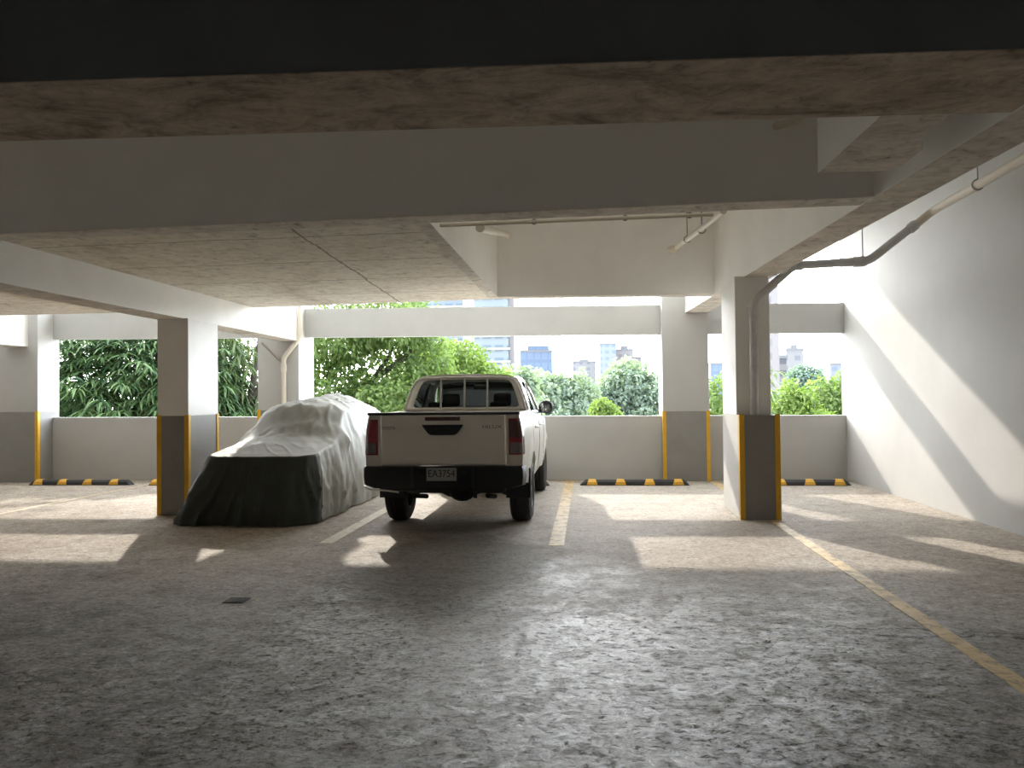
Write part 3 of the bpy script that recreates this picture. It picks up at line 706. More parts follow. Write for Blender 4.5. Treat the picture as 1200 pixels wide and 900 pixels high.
# interior
mb = MB()
mb.box(TX-.66, TX+.66, TY+.56, TY+.74, .75, 1.32); mb.box(TX-.66, TX+.66, TY+.74, TY+1.15, .70, .86)
mb.build('rear_bench', M['seat'], truck, bevel=.05)
for x in (-.42, .42): MB().box(TX+x-.12, TX+x+.12, TY+.58, TY+.68, 1.34, 1.50).build('headrest', M['seat'], truck, bevel=.03)
MB().box(TX-.10, TX+.10, TY+.58, TY+.67, 1.33, 1.43).build('headrest', M['seat'], truck, bevel=.03)
for x in (-.38, .38):
    fs = MB().box(TX+x-.24, TX+x+.24, TY+1.42, TY+1.56, .78, 1.40).build('front_seat', M['seat'], truck, bevel=.05)
    MB().box(TX+x-.13, TX+x+.13, TY+1.43, TY+1.52, 1.43, 1.62).build('seat_headrest', M['seat'], fs, bevel=.04)
MB().box(TX-.72, TX+.72, TY+2.25, TY+2.72, .95, 1.26).build('dashboard', M['seat'], truck, bevel=.05)
MB().tube([T(-.36+.18*math.cos(t), 2.18-.05*math.sin(t), 1.20+.17*math.sin(t)) for t in np.linspace(0, 2*math.pi, 24)], .016, 8).build('steering_wheel', M['seat'], truck, smooth=40)
MB().box(TX-.12, TX+.12, TY+1.96, TY+1.99, 1.68, 1.745).build('interior_mirror', M['seat'], truck, bevel=.015)
# tailgate
tg = MB().box(TX-.703, TX+.703, TY-1.235, TY-1.175, .80, 1.362).build('tailgate', M['white_car'], truck, bevel=.012)
MB().box(TX-.865, TX+.865, TY-1.238, TY-1.165, 1.364, 1.394).build('tailgate_cap', M['black_plastic'], truck, bevel=.008)
hp = [(TX-.235, 1.255), (TX+.235, 1.255), (TX+.225, 1.232), (TX+.165, 1.155), (TX+.13, 1.138), (TX-.13, 1.138), (TX-.165, 1.155), (TX-.225, 1.232)]
hd = MB().extrude(hp, 'y', TY-1.247, TY-1.233).build('handle', M['black_plastic'], tg, bevel=.004)
MB().box(TX-.10, TX+.10, TY-1.256, TY-1.246, 1.17, 1.215).build('pull', M['black_plastic'], hd, bevel=.004)
MB().box(TX-.20, TX+.20, TY-1.250, TY-1.233, 1.300, 1.342).build('brake_light', M['smoke_lens'], tg, bevel=.006)
text_mesh('badge_lettering', 'TOYOTA', .046, T(-.62, -1.237, 1.218), M['badge'], tg, .003, .16)
text_mesh('badge_lettering', 'HILUX', .056, T(.56, -1.237, 1.226), M['badge'], tg, .003, .22)
# tail lamps and corner panels
for s in (-1, 1):
    def lamp_poly(z0, z1, inset=0):
        pts = []
        for z in np.linspace(z0, z1, 7): pts.append((z, s*(bodyx(-1.1, z)-.02)))
        return pts
    cp = MB()
    rows = []
    for z in np.linspace(.78, 1.385, 8):
        xo = bodyx(-1.2, z)-.035
        rows.append([T(s*.718, -1.185, z), T(s*.718, -1.222, z), T(s*(xo-.05), -1.224, z), T(s*(xo-.012), -1.212, z), T(s*xo, -1.17, z), T(s*(xo-.06), -1.15, z)])
    cp.grid(rows, closed=True); cp.build('corner_panel', M['white_car'], truck, smooth=50)
    def lamp(z0, z1, name, m, par, d, xin=.745, tap=0.0):
        rows = []
        for z in np.linspace(z0, z1, 8):
            xo = bodyx(-1.2, z)+.008 - tap*max(0, (z-1.2)/.12)**2
            rows.append([T(s*xin, -1.19, z), T(s*xin, -1.226-d, z), T(s*(xo-.06), -1.226-d, z), T(s*(xo-.014), -1.205-d*.6, z), T(s*(xo+.006), -1.15, z), T(s*(xo+.004), -1.02, z), T(s*(xo-.06), -1.05, z)])
        b = MB().grid(rows, closed=True)
        n = 7; b.f += [[k for k in range(n)], [7*n+k for k in range(n)]]; b.m += [0, 0]
        return b.build(name, m, par, smooth=45)
    tl = lamp(.915, 1.318, 'tail_lamp', M['red_lens'], truck, .010, tap=.02)
    lamp(.93, 1.055, 'reverse_lens', M['clear_lens'], tl, .014, .765)
    lamp(1.10, 1.30, 'smoked_lens', M['smoke_lens'], tl, .012, .750, .02) if s > 0 else None
# rear bumper
mb = MB(); rows = []
outl = [(-.925, -1.02), (-.935, -1.16), (-.90, -1.25), (-.80, -1.285), (-.36, -1.30), (-.33, -1.27), (.33, -1.27), (.36, -1.30), (.80, -1.285), (.90, -1.25), (.935, -1.16), (.925, -1.02)]
for z, k in ((.545, .965), (.56, .99), (.66, 1.0), (.755, 1.0), (.785, .985), (.79, .93)):
    rows.append([T(x*(k if abs(x) > .5 else 1), -1.02+(y+1.02)*(k if k > .95 else .8), z + (.025 if z < .6 and abs(x) > .85 else 0)) for x, y in outl])
mb.grid(rows)
mb.add([T(x, y, .79) for x, y in ((-.9, -1.23), (-.3, -1.25), (.3, -1.25), (.9, -1.23), (.9, -1.0), (-.9, -1.0))], [[0, 1, 2, 3, 4, 5]])
bumper = mb.build('rear_bumper', M['black_plastic'], truck, smooth=30)
MB().box(TX-.70, TX+.70, TY-1.24, TY-1.12, .505, .548).build('bumper_skirt', M['black_plastic'], bumper, bevel=.015)
MB().tube([T(-.93, -1.15, .555), T(-.84, -1.275, .535), T(-.62, -1.285, .52), T(-.5, -1.26, .50)], .010, 8).build('bumper_edge_reflection', M['rack'], bumper, smooth=40)  # pale tube standing in for a reflection along the bumper's lower edge
pl = MB().box(TX-.178, TX+.162, TY-1.286, TY-1.280, .630, .775).build('licence_plate', M['plate'], truck, bevel=.003)
text_mesh('plate_lettering', 'EA3754', .115, T(-.008, -1.287, .708), M['plate_ink'], pl, .001, .30)
for x in (-.26, .24): MB().box(TX+x-.03, TX+x+.03, TY-1.292, TY-1.27, .70, .735).build('plate_light', M['black_plastic'], bumper, bevel=.004)
# wheels
def wheel(x, y, s):
    R, w = .385, .265
    prof = [(.235, -w/2), (.33, -w/2), (.37, -w/2+.02), (.383, -w/2+.05), (R, -.045), (R-.012, -.04), (R-.012, -.025), (R, -.02), (R, .02), (R-.012, .025), (R-.012, .04), (R, .045), (.383, w/2-.05), (.37, w/2-.02), (.33, w/2), (.235, w/2)]
    c = T(x, y, R)
    ty = MB().lathe(prof, c, 'x', 48).build('wheel', M['tyre'], truck, smooth=35)
    rim = MB(); o = s*(w/2-.02)
    rim.lathe([(.236, -w/2+.01), (.22, -w/2+.02), (.205, 0), (.22, w/2-.02), (.236, w/2-.01)], c, 'x', 36)
    rim.lathe([(.001, o-.03), (.07, o-.03), (.07, o), (.001, o)], c, 'x', 20)
    for k in range(6):
        a = 2*math.pi*k/6; d = Vector((0, math.cos(a), math.sin(a))); q = Vector((0, -math.sin(a), math.cos(a)))
        pts = []
        for rr, hw in ((.05, .038), (.215, .024)):
            for t in (-1, 1):
                for xx in (o-.03, o-.004):
                    v = Vector(c) + d*rr + q*hw*t; pts.append((v.x+xx, v.y, v.z))
        rim.add(pts, [[0, 1, 3, 2], [4, 5, 7, 6], [0, 1, 5, 4], [2, 3, 7, 6], [1, 3, 7, 5], [0, 2, 6, 4]])
    rm = rim.build('rim', M['rim'], ty, smooth=35)
    MB().lathe([(.19, -s*.02), (.03, -s*.02), (.03, -s*.05), (.19, -s*.05)], c, 'x', 28).build('brake_disc', M['under'], ty, smooth=35)
for s in (-1, 1): wheel(s*.785, 0.0, s); wheel(s*.785, 3.085, s)
# mud flaps, axle, chassis, exhaust
for s in (-1, 1):
    MB().box(TX+s*.78-.15, TX+s*.78+.15, TY-.50, TY-.48, .34, .70).build('mud_flap', M['black_plastic'], truck, bevel=.004)
ax = MB().tube([T(-.70, 0, .385), T(-.25, 0, .385), T(-.16, 0, .40), T(.16, 0, .40), T(.25, 0, .385), T(.70, 0, .385)], [.05, .05, .11, .11, .05, .05], 14).build('rear_axle', M['under'], truck, smooth=50)
MB().sphere(T(.02, -.03, .40), (.19, .17, .165)).build('differential', M['under'], ax, smooth=60)
mb = MB()
for s in (-1, 1):
    mb.box(TX+s*.50-.04, TX+s*.50+.04, TY-1.15, TY+3.8, .55, .68)
for y in (-1.05, -.55, .6, 1.6, 2.6): mb.box(TX-.5, TX+.5, TY+y-.04, TY+y+.04, .56, .66)
mb.build('chassis', M['under'], truck)
for s in (-1, 1):
    MB().tube([T(s*.57, -.72, .50), T(s*.57, -.35, .40), T(s*.57, 0, .34), T(s*.57, .4, .40), T(s*.57, .75, .52)], .028, 8).build('leaf_spring', M['under'], truck, smooth=50)
    MB().tube([T(s*.44, -.75, .40), T(s*.44, -.05, .30)], .03, 8).build('shock_absorber', M['under'], truck, smooth=50)
MB().lathe([(.12, -.10), (.34, -.11), (.37, -.05), (.37, .05), (.34, .11), (.12, .10)], T(0.02, -.68, .60), 'z', 36).build('spare_wheel', M['tyre'], truck, smooth=40)
MB().tube([T(.30, -1.10, .47), T(.30, -.6, .50), T(.38, .0, .58), T(.34, 1.2, .45)], .03, 10).build('exhaust_pipe', M['under'], truck, smooth=50)
MB().tube([T(.36, -1.20, .50), T(.36, -1.20, .43)], .022, 8).build('tow_hook', M['under'], truck, smooth=50)
# mirrors, door handles, shut lines
for s in (-1, 1):
    am = MB().tube([T(s*.83, 2.33, 1.32), T(s*.93, 2.32, 1.36)], .03, 8).build('mirror_arm', M['black_plastic'], truck, smooth=50)
    hs = MB().sphere(T(s*.975, 2.31, 1.40), (.115, .075, .105), 20, 12).build('wing_mirror', M['black_plastic'], truck, smooth=60)
    MB().add([T(s*.975+.09*math.cos(t), 2.237, 1.40+.08*math.sin(t)) for t in np.linspace(0, 2*math.pi, 20, endpoint=False)], [list(range(20))]).build('mirror_glass', M['mirror'], hs, solid=.004)
    for y in (.78, 1.72):
        MB().tube([T(s*(bodyx(y, 1.15)+.0), y-.10, 1.15), T(s*(bodyx(y, 1.15)+.035), y-.07, 1.15), T(s*(bodyx(y, 1.15)+.035), y+.07, 1.15), T(s*bodyx(y, 1.15), y+.10, 1.15)], .014, 8).build('door_handle', M['white_car'], truck, smooth=50)
    for y in (1.50, 2.56):
        zs = np.linspace(.52, belt(y), 8)
        MB().tube([T(s*(bodyx(y, z)+.001), y, z) for z in zs], .004, 5).build('door_gap', M['black_plastic'], truck)
# headboard rack behind the cab
rk = [(-.815, 1.37), (-.79, 1.47), (-.74, 1.62), (-.695, 1.725), (-.645, 1.79), (-.57, 1.815), (0, 1.825), (.57, 1.815), (.645, 1.79), (.695, 1.725), (.74, 1.62), (.79, 1.47), (.815, 1.37)]
rack = MB().tube([T(x, .33+(z-1.37)*.14, z) for x, z in rk], .018, 10).build('headboard_rack', M['rack'], truck, smooth=60)
MB().tube([T(-.79, .335, 1.40), T(.79, .335, 1.40)], .015, 8).build('rack_rail', M['rack'], rack, smooth=60)
for x in (-.325, -.005, .30): MB().tube([T(x, .335, 1.385), T(x, .395, 1.822)], .013, 8).build('rack_bar', M['rack'], rack, smooth=60)
# front end
for s in (-1, 1):
    MB().sphere(T(s*.62, 3.98, .93), (.16, .10, .09)).build('headlamp', M['clear_lens'], truck, smooth=60)
MB().box(TX-.42, TX+.42, TY+4.05, TY+4.10, .72, 1.02).build('grille', M['black_plastic'], truck, bevel=.02)
MB().prism([T(-.84, 3.85, 0)[:2], T(.84, 3.85, 0)[:2], T(.80, 4.05, 0)[:2], T(.5, 4.15, 0)[:2], T(-.5, 4.15, 0)[:2], T(-.80, 4.05, 0)[:2]], .42, .72).build('front_bumper', M['white_car'], truck, bevel=.03)

# ------------------------------------------------------------------ covered car
def smooth_interp(tab, t):
    if t <= tab[0][0]: return tab[0][1]
    for (a, va), (b, vb) in zip(tab, tab[1:]):
        if t <= b:
            k = (t-a)/(b-a); return va + (vb-va)*(k*k*(3-2*k)*.6 + k*.4)
    return tab[-1][1]
HTAB = [(9.10, .845), (9.35, .90), (9.8, .985), (10.15, 1.06), (10.45, 1.24), (10.85, 1.48), (11.2, 1.53), (11.8, 1.56), (12.35, 1.585), (12.75, 1.50), (13.15, 1.30), (13.4, 1.0)]
STAB = [(9.10, .84), (9.35, .86), (10.0, .93), (10.25, .98), (10.6, 1.16), (11.0, 1.38), (11.6, 1.40), (12.3, 1.40), (12.8, 1.34), (13.4, .95)]
def rrect(x0, x1, y0, y1, r, n):
    """n points on a rounded rectangle, counter-clockwise from the middle of the front edge; equal share of corners"""
    pts = []
    segs = [('l', (x0+x1)/2, y0, x1-r, y0), ('a', x1-r, y0+r, -90), ('l', x1, y0+r, x1, y1-r), ('a', x1-r, y1-r, 0), ('l', x1-r, y1, x0+r, y1), ('a', x0+r, y1-r, 90), ('l', x0, y1-r, x0, y0+r), ('a', x0+r, y0+r, 180), ('l', x0+r, y0, (x0+x1)/2, y0)]
    share = [24, 16, 70, 16, 48, 16, 70, 16, 24]
    for s, c in zip(segs, share):
        for i in range(c):
            t = i/c
            if s[0] == 'l': pts.append((s[1]+(s[3]-s[1])*t, s[2]+(s[4]-s[2])*t))
            else:
                a = math.radians(s[3]+90*t); pts.append((s[1]+r*math.cos(a), s[2]+r*math.sin(a)))
    return pts
def cover_mesh():
    hem = rrect(-5.20, -3.37, 9.08, 13.35, .38, 300); N = len(hem)
    sh = rrect(-4.80, -3.42, 9.20, 13.10, .26, 300)
    XC = -4.16
    mb = MB(); rows = []
    # cumulative length for the fold noise
    cum = [0.0]
    for i in range(1, N): cum.append(cum[-1]+math.dist(hem[i], hem[i-1]))
    def fold(s, v):
        """outward fold depth at arc length s, v = 0 hem .. 1 shoulder"""
        a = mn.noise(Vector((s*1.9, v*.7, 3.1))); b = mn.noise(Vector((s*4.6, v*1.1, 8.7))); c = mn.noise(Vector((s*10.0+v*2.5, v*2.5, 1.3)))
        rid = max(0, 1-abs(b)*3.2)**1.5; r2 = max(0, 1-abs(c)*3.0)**2
        return (a*.07 + rid*.055)*(1-v)**.7 + r2*.022*(1-.5*v) + c*.008
    LV = 34
    for k in range(LV):
        v = k/LV
        row = []
        for i in range(N):
            hx, hy = hem[i]; sx, sy = sh[i]
            # roof rails lean inwards along the cabin
            lean = interp([(10.2, 0), (10.9, .13), (12.6, .15), (13.2, .02)], sy)
            lx = interp([(-4.8, lean*.3), (-3.42, -lean)], sx) if abs(sx-XC) > .4 else 0
            sx2 = sx + lx; sz = smooth_interp(STAB, sy)
            side = abs(sx-XC) > .5
            bulge = .05*math.sin(math.pi*min(1, v*1.05)) if side and sy > 10.0 else .015*math.sin(math.pi*v)
            t = v**(1.15)
            px, py = hx+(sx2-hx)*t, hy+(sy-hy)*t
            nx, ny = hx-lerp(hx, XC, .25), 0
            d = Vector((hx-XC, (hy-11.2)*.5, 0))
            # outward normal of the hem
            j0, j1 = hem[i-1], hem[(i+1) % N]
            tx, ty = j1[0]-j0[0], j1[1]-j0[1]; L = math.hypot(tx, ty); nx, ny = ty/L, -tx/L
            f = fold(cum[i], v) + bulge
            z = sz*v + (.012+.02*abs(mn.noise(Vector((cum[i]*3, 0, 5)))))*(1-v)
            # wing mirrors push the cloth out
            for mx, my, mz in ((-3.36, 10.62, .98), (-4.95, 10.62, .98)):
                if abs(px-mx) < .4: f += .10*math.exp(-((py-my)/.16)**2-((z-mz)/.13)**2)
            row.append((px+nx*f, py+ny*f, z))
        rows.append(row)
    TV = 26
    for k in range(TV+1):
        t = k/TV; row = []
        for i in range(N):
            sx, sy = sh[i]
            lean = interp([(10.2, 0), (10.9, .13), (12.6, .15), (13.2, .02)], sy)
            lx = interp([(-4.8, lean*.3), (-3.42, -lean)], sx) if abs(sx-XC) > .4 else 0
            ax, ay = sx+lx, sy
            cx, cy = XC, min(max(sy, 9.75), 12.7)
            x, y = ax+(cx-ax)*t, ay+(cy-ay)*t
            zs, zc = smooth_interp(STAB, y), smooth_interp(HTAB, y)
            q = 1-(1-t)**2.6
            z = zs + (zc-zs)*q
            # sagging over the windscreen, and drawn creases
            z -= .045*math.exp(-((y-10.42)/.17)**2)*math.exp(-((x+4.45)/.30)**2)
            cr = mn.noise(Vector((x*5.0+y*3.2, (y-x)*1.1, 2.0)))
            c2 = mn.noise(Vector((x*9.0-y*6.5, (y+x)*1.8, 7.0)))
            z += (.024*max(0, 1-abs(cr)*3.2)**1.6 + .016*max(0, 1-abs(c2)*3)**1.8)*min(1, t*3+.25)*(1 if y > 10.1 else .45)
            # lump near the rear right of the roof
            z += .055*math.exp(-((x+4.15)/.22)**2-((y-12.4)/.28)**2)
            row.append((x, y, z))
        rows.append(row)
    mb.grid(rows, closed=True)
    for i, f in enumerate(mb.f):
        k, j = divmod(i, N)
        if k < LV and (j < 41 or j >= 262): mb.m[i] = 1
    return mb
car = thing('covered_car', 'car fully draped in a grey-green fabric cover, nose towards us', 'covered car', (-4.28, 11.2, 0))
cov = cover_mesh().build('car_cover', [M['cover'], M['cover_front']], car, smooth=75)
hemline = rrect(-5.21, -3.36, 9.07, 13.36, .38, 300)
def tyre(x, y):
    MB().lathe([(.18, -.09), (.28, -.10), (.31, -.06), (.31, .06), (.28, .10), (.18, .09)], (x, y, .31), 'x', 28).build('wheel', M['tyre'], car, smooth=40)
for x in (-4.80, -3.62):
    for y in (9.95, 12.45): tyre(x, y)

# ------------------------------------------------------------------ outside
struct(MB().box(-400, 400, -300, 700, -6.5, -6.0), 'ground', M['earth'], 'pale ground outside the garage', 'ground')
def leaf_mesh(name, m, parent, pos, direc, up, length, width, droop=0.3, curved=False):
    """many separate leaves in one foliage mesh: pos, direc, up are (n,3) arrays"""
    n = len(pos)
    d = direc/np.linalg.norm(direc, axis=1, keepdims=True)
    side = np.cross(d, up); side /= np.linalg.norm(side, axis=1, keepdims=True)+1e-9
    L = length*(.7+.6*RNG.random((n, 1))); Wd = width*(.75+.5*RNG.random((n, 1)))
    dz = np.array([[0, 0, -1.0]])
    if curved:
        prof = [(0, .12), (.35, 1.0), (.70, .75), (1.0, 0.06)]
        V = np.zeros((n, 8, 3))
        for k, (t, w) in enumerate(prof):
            c = pos + d*L*t + dz*L*droop*t*t
            V[:, 2*k] = c - side*Wd*w*.5; V[:, 2*k+1] = c + side*Wd*w*.5
        F = np.array([[0, 1, 3, 2], [2, 3, 5, 4], [4, 5, 7, 6]]); k = 8
    else:
        V = np.zeros((n, 4, 3)); nrm = np.cross(side, d)
        V[:, 0] = pos; mid = pos + d*L*.5 + dz*L*droop*.2
        V[:, 1] = mid - side*Wd*.5 + nrm*Wd*.12; V[:, 3] = mid + side*Wd*.5 + nrm*Wd*.12
        V[:, 2] = pos + d*L + dz*L*droop
        F = np.array([[0, 1, 2, 3]]); k = 4
    off = Vector((0, 0, 0)); p = parent
    while p is not None: off += p.location; p = p.parent
    V = V.reshape(-1, 3) - np.array(off)
    faces = (F[None] + (np.arange(n)*k)[:, None, None]).reshape(-1, 4)
    me = bpy.data.meshes.new(name); nf = len(faces)
    me.vertices.add(len(V)); me.vertices.foreach_set('co', V.astype(np.float32).ravel())
    me.loops.add(nf*4); me.loops.foreach_set('vertex_index', faces.astype(np.int32).ravel())
    me.polygons.add(nf); me.polygons.foreach_set('loop_start', np.arange(0, nf*4, 4, dtype=np.int32))
    me.update(calc_edges=True); me.validate(); me.materials.append(m)
    o = bpy.data.objects.new(name, me); COL.objects.link(o); o.parent = parent
    return o
def blob_points(blobs, shell=.45):
    """points with outward directions in lumpy ellipsoids: (centre, radii, count)"""
    P, D = [], []
    for c, r, n in blobs:
        v = RNG.normal(size=(n, 3)); v /= np.linalg.norm(v, axis=1, keepdims=True)
        lump = 1 + .18*np.sin(v[:, :1]*7+c[0]) * np.cos(v[:, 2:3]*6+c[2]) + .10*np.sin(v[:, 1:2]*13)
        rad = (1-shell*RNG.random((n, 1))**1.6)*lump
        P.append(np.array(c)+v*np.array(r)*rad); D.append(v)
    return np.vstack(P), np.vstack(D)
def trunk(parent, paths, rbase):
    t = MB()
    for path, k in paths:
        n = len(path); t.tube(path, [rbase*k*(1-.6*i/(n-1)) for i in range(n)], 9)
    return t.build('trunk', M['bark'], parent, smooth=60)
def tree(label, base, blobs, leafm, L, Wd, paths, rbase=.18, style='small', group=None, per=9):
    r = thing('tree', label, 'tree', base, group)
    trunk(r, paths, rbase)
    P, D = blob_points(blobs, .55 if style == 'small' else .5)
    if style == 'small':
        n = len(P)
        d = D*.7 + RNG.normal(size=(n, 3))*.7 + np.array([0, 0, -.15]); up = D + RNG.normal(size=(n, 3))*.5 + np.array([0, 0, .6])
        leaf_mesh('foliage', leafm, r, P, d, up, L, Wd, .25)
    else:                                   # rosettes of long drooping leaves
        n = len(P); dd, uu = [], []
        P2 = np.repeat(P, per, axis=0) + RNG.normal(size=(n*per, 3))*.03
        a = np.tile(np.linspace(0, 2*math.pi, per, endpoint=False), n) + RNG.random(n*per)*.6 + np.repeat(RNG.random(n)*6, per)
        out = np.repeat(D, per, axis=0)
        e = np.stack([np.cos(a), np.sin(a), (.15+.5*RNG.random(n*per)) if style == 'rosette' else (-.6-.8*RNG.random(n*per))], 1)
        d = e + out*.55
        up = np.tile(np.array([[0, 0, 1.0]]), (n*per, 1)) + RNG.normal(size=(n*per, 3))*.25
        leaf_mesh('foliage', leafm, r, P2, d, up, L, Wd, .75 if style == 'rosette' else .5, curved=True)
    return r
G = -6.0
tree('dark tree with long drooping leaves filling the left opening', (-12.4, 19.8, G),
     [((-12.4, 20.2, 1.6), (3.0, 1.8, 3.2), 1100), ((-12.6, 19.3, 1.9), (2.2, 1.3, 2.2), 520), ((-14.9, 20.4, 2.0), (2.0, 1.6, 2.8), 420), ((-10.9, 19.7, 1.3), (1.4, 1.2, 1.9), 330), ((-12.4, 21.6, 1.8), (3.6, .8, 2.8), 900)],
     M['leaf_mango'], .44, .062, [([(-12.4, 19.8, G), (-12.2, 19.9, -2), (-11.9, 19.8, 1.0), (-11.3, 19.6, 3.2)], 1), ([(-12.2, 19.9, -1), (-13.4, 19.6, 1.5), (-14.2, 19.6, 3.4)], .6)], .26, 'rosette', per=11)
tree('thin dark-trunked tree with hanging leaves between the left pillars', (-9.55, 20.6, G),
     [((-9.95, 20.6, 1.2), (.75, .8, 1.5), 170), ((-9.2, 20.9, .9), (.7, .7, 1.0), 110), ((-10.0, 20.4, 2.8), (.8, .7, .8), 70), ((-8.7, 21.0, 1.5), (.5, .6, .9), 40)],
     M['leaf_weep'], .40, .055, [([(-9.55, 20.6, G), (-9.5, 20.6, -1), (-9.42, 20.6, 1.0), (-9.25, 20.6, 2.2), (-9.05, 20.6, 3.4)], 1), ([(-9.38, 20.6, 1.5), (-8.95, 20.6, 2.1), (-8.8, 20.6, 2.9)], .6), ([(-9.42, 20.6, 1.2), (-9.75, 20.5, 2.2), (-9.9, 20.5, 3.0)], .5)], .15, 'weep', per=8)
tree('loose light green tree with dark slanting boughs and sky gaps', (-8.6, 26.5, G),
     [((-8.6, 26, 3.9), (1.7, 1.6, 1.2), 4200), ((-6.6, 26, 4.2), (1.6, 1.5, 1.0), 3200), ((-8.9, 25.5, 1.4), (1.6, 1.4, 1.3), 4200), ((-6.4, 25.5, 1.2), (2.0, 1.5, 1.2), 6500), ((-5.6, 26.4, 2.9), (1.0, 1.0, .9), 1900), ((-7.5, 26.3, 2.6), (1.4, 1.1, 1.1), 1500), ((-10.3, 26.2, 2.6), (1.3, 1.3, 1.6), 1700)],
     M['leaf_mid'], .20, .10, [([(-8.6, 26.5, G), (-8.7, 26.4, -1), (-8.6, 26.3, 1.2), (-7.4, 26.0, 2.2), (-5.9, 26.0, 3.2)], 1), ([(-9.3, 26.3, .4), (-9.0, 26.2, 2.4), (-8.4, 26.0, 4.4)], .8), ([(-7.4, 26.0, 2.2), (-6.8, 26, 3.0), (-6.6, 26.2, 4.2)], .5)], .20)
tree('bright yellow-green feathery tree behind the pickup truck', (-5.4, 31.5, G),
     [((-6.0, 31, 2.0), (2.3, 1.8, 1.6), 6500), ((-5.3, 31.3, 3.0), (1.2, 1.2, 1.0), 2600), ((-7.8, 30.5, 1.3), (1.8, 1.5, 1.1), 4200), ((-4.0, 31.4, 1.9), (1.0, 1.1, 1.1), 2400)],
     M['leaf_bright'], .22, .10, [([(-5.4, 31.5, G), (-5.5, 31.4, -1), (-5.6, 31.3, 2.6)], 1), ([(-5.5, 31.4, -1), (-7.0, 31, 1.6)], .6)], .2)
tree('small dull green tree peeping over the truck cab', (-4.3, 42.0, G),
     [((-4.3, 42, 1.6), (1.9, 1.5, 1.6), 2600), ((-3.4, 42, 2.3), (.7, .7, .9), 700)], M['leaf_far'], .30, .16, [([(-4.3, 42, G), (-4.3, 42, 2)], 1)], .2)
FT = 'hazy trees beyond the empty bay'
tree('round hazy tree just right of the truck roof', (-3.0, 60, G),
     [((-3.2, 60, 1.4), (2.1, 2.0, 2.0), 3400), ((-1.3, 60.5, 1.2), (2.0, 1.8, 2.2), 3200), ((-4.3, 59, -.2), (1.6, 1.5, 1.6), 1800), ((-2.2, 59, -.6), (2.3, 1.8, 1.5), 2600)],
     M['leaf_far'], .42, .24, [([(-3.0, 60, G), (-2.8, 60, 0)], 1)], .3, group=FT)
tree('low dark tree in the gap between two hazy crowns', (.6, 63, G),
     [((.4, 63, .2), (1.6, 1.6, 2.2), 2600), ((-.8, 62, -.6), (1.6, 1.4, 1.2), 1600)], M['leaf_dark'], .42, .24, [([(.6, 63, G), (.5, 63, 0)], 1)], .3, group=FT)
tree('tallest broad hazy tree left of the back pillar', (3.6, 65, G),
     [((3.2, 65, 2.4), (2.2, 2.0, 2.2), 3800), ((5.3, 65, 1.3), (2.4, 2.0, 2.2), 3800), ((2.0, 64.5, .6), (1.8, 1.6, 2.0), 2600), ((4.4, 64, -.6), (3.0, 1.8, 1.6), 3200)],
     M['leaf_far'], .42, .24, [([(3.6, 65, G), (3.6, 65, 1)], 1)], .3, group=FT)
tree('small bright bush just above the parapet near the back pillar', (.85, 40, G),
     [((.75, 40, .9), (.55, .6, .55), 900), ((1.25, 40, .6), (.5, .6, .45), 600)], M['leaf_bright'], .22, .11, [([(.85, 40, G), (.8, 40, .6)], 1)], .12)
tree('tree glimpsed in the slit between back pillar and right pillar', (6.6, 40, G),
     [((6.6, 40, 1.0), (1.0, .9, 1.5), 1800)], M['leaf_mid'], .26, .13, [([(6.6, 40, G), (6.6, 40, 1)], 1)], .15)
tree('sprig of long leaves at the right pillar edge', (3.75, 17.6, G),
     [((3.75, 17.6, 1.75), (.42, .4, .5), 24), ((3.7, 17.7, .9), (.6, .4, .6), 26)], M['leaf_weep'], .34, .06, [([(3.75, 17.6, G), (3.7, 17.6, -1), (3.75, 17.6, 1.9)], 1)], .05, 'rosette', per=9)
tree('light green mounded tree in the right opening', (9.1, 35, G),
     [((9.1, 35, .9), (1.05, 1.0, 1.2), 2600), ((7.7, 35.5, .2), (1.2, 1.0, .9), 1700), ((9.6, 34, .1), (1.3, .9, .8), 1600)], M['leaf_bright'], .24, .12, [([(9.1, 35, G), (9.1, 35, .8)], 1)], .15)
tree('mid green tree against the sunlit side wall', (11.6, 38, G),
     [((11.6, 38, 1.0), (1.3, 1.2, 1.4), 2900), ((13.2, 38.5, 1.1), (1.4, 1.2, 1.6), 2600), ((12.0, 37, .0), (1.8, 1.0, .9), 2000)], M['leaf_mid'], .26, .13, [([(11.6, 38, G), (11.6, 38, .9)], 1)], .16)
tree('dark round tree on the skyline below the pale tower', (21.9, 80, G),
     [((21.7, 80, 2.4), (1.9, 1.7, 2.0), 3600), ((22.8, 80.4, 1.8), (1.3, 1.3, 1.6), 1600), ((21.5, 79.5, .2), (2.4, 1.7, 1.2), 1800)], M['leaf_dark'], .45, .26, [([(21.9, 80, G), (21.9, 80, 1)], 1)], .3)

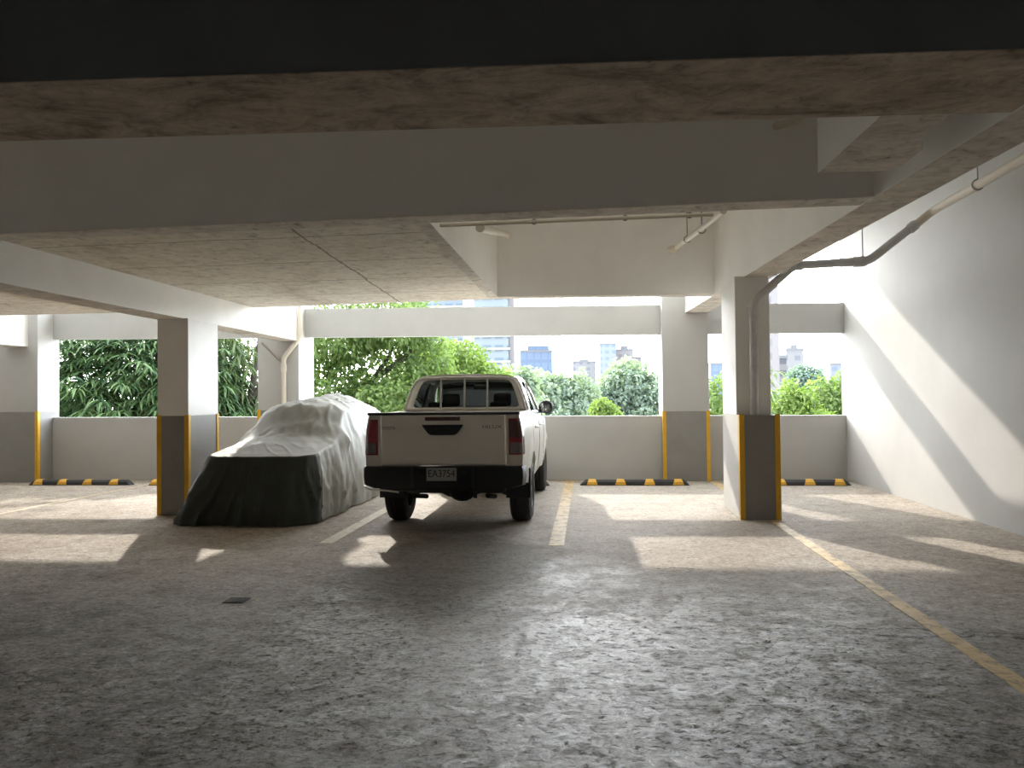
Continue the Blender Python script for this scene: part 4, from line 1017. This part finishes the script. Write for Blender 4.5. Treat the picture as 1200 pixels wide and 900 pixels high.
# far buildings
def tower(label, x0, x1, y, z1, m, depth=18, slabs=0, top=None, sm=None, group=None):
    r = thing('tower_block', label, 'building', ((x0+x1)/2, y+depth/2, G), group)
    MB().box(x0, x1, y, y+depth, G, z1).build('facade', m, r)
    MB().box(x0-.2, x1+.2, y-.2, y+depth+.2, z1, z1+.8).build('roof', M['roof_grey'] if sm is None else sm, r)
    if slabs:
        z = 4.0
        while z < z1-1:
            MB().box(x0-.5, x1+.5, y-1.6, y+.1, z, z+.45).build('balcony', M['slab_white'], r)
            z += (z1-4)/slabs
    if top:
        MB().box(top[0], top[1], y+2, y+10, z1, top[2]).build('roof_house', m, r)
    return r
tower('pale glass balcony tower seen through the treetops above the truck', -51.9, -35.6, 220, 62, M['tower_glass'], 24, 17)
tower('pale glass balcony tower ending beside the open sky', -29.5, -20.4, 200, 58, M['tower_glass'], 22, 16)
tower('slim pinkish side tower against the glass balcony tower', -20.35, -18.9, 201, 56, M['pink_tower'], 18)
tower('mid-blue glass office block right of the truck', -23.6, -11.7, 260, 16.9, M['blue_glass'], 30, top=(-20.2, -12.9, 19.3))
tower('low pale apartment block on the skyline between the hazy trees', -7.7, 4.8, 420, 20.4, M['pale_tower'], 20, top=(-4, 1, 22.0))
tower('tall bluish white tower on the skyline', 6.8, 15.1, 400, 28.6, M['bluewin_tower'], 20)
tower('tall pinkish tower next to the bluish white one', 15.5, 24.4, 410, 26.0, M['pink_tower'], 20, top=(18, 22, 28.5))
tower('shortest tower at the end of the skyline group', 25.6, 30.3, 430, 22.8, M['pale_tower'], 18)
tower('blue block in the slit beside the back pillar', 47.2, 52.0, 300, 13.4, M['blue_glass'], 18)
tower('cream tower rising beyond the frame behind the right pillar', 38.0, 43.7, 180, 46, M['pink_tower'], 14)
tower('narrow grey tower with dark window bands beside the cream tower', 44.6+3.2, 50.3, 200, 10.8, M['grey_tower'], 10)
tower('pale stepped tower with a roof house in the right opening', 65.4, 70.8, 260, 16.1, M['pale_tower'], 14, top=(67.4, 69.4, 18.2))
tower('short blue-windowed block beside the sunlit wall', 91.4, 101, 300, 12.6, M['bluewin_tower'], 16)
r = thing('house', 'low white house roof just above the sprig of leaves', 'building', (21, 92, G))
MB().box(18.5, 21.9, 90, 96, G, 1.2).build('house_wall', M['pale_tower'], r); MB().box(18.2, 22.2, 89.6, 96.4, 1.2, 1.75).build('house_roof', M['slab_white'], r)
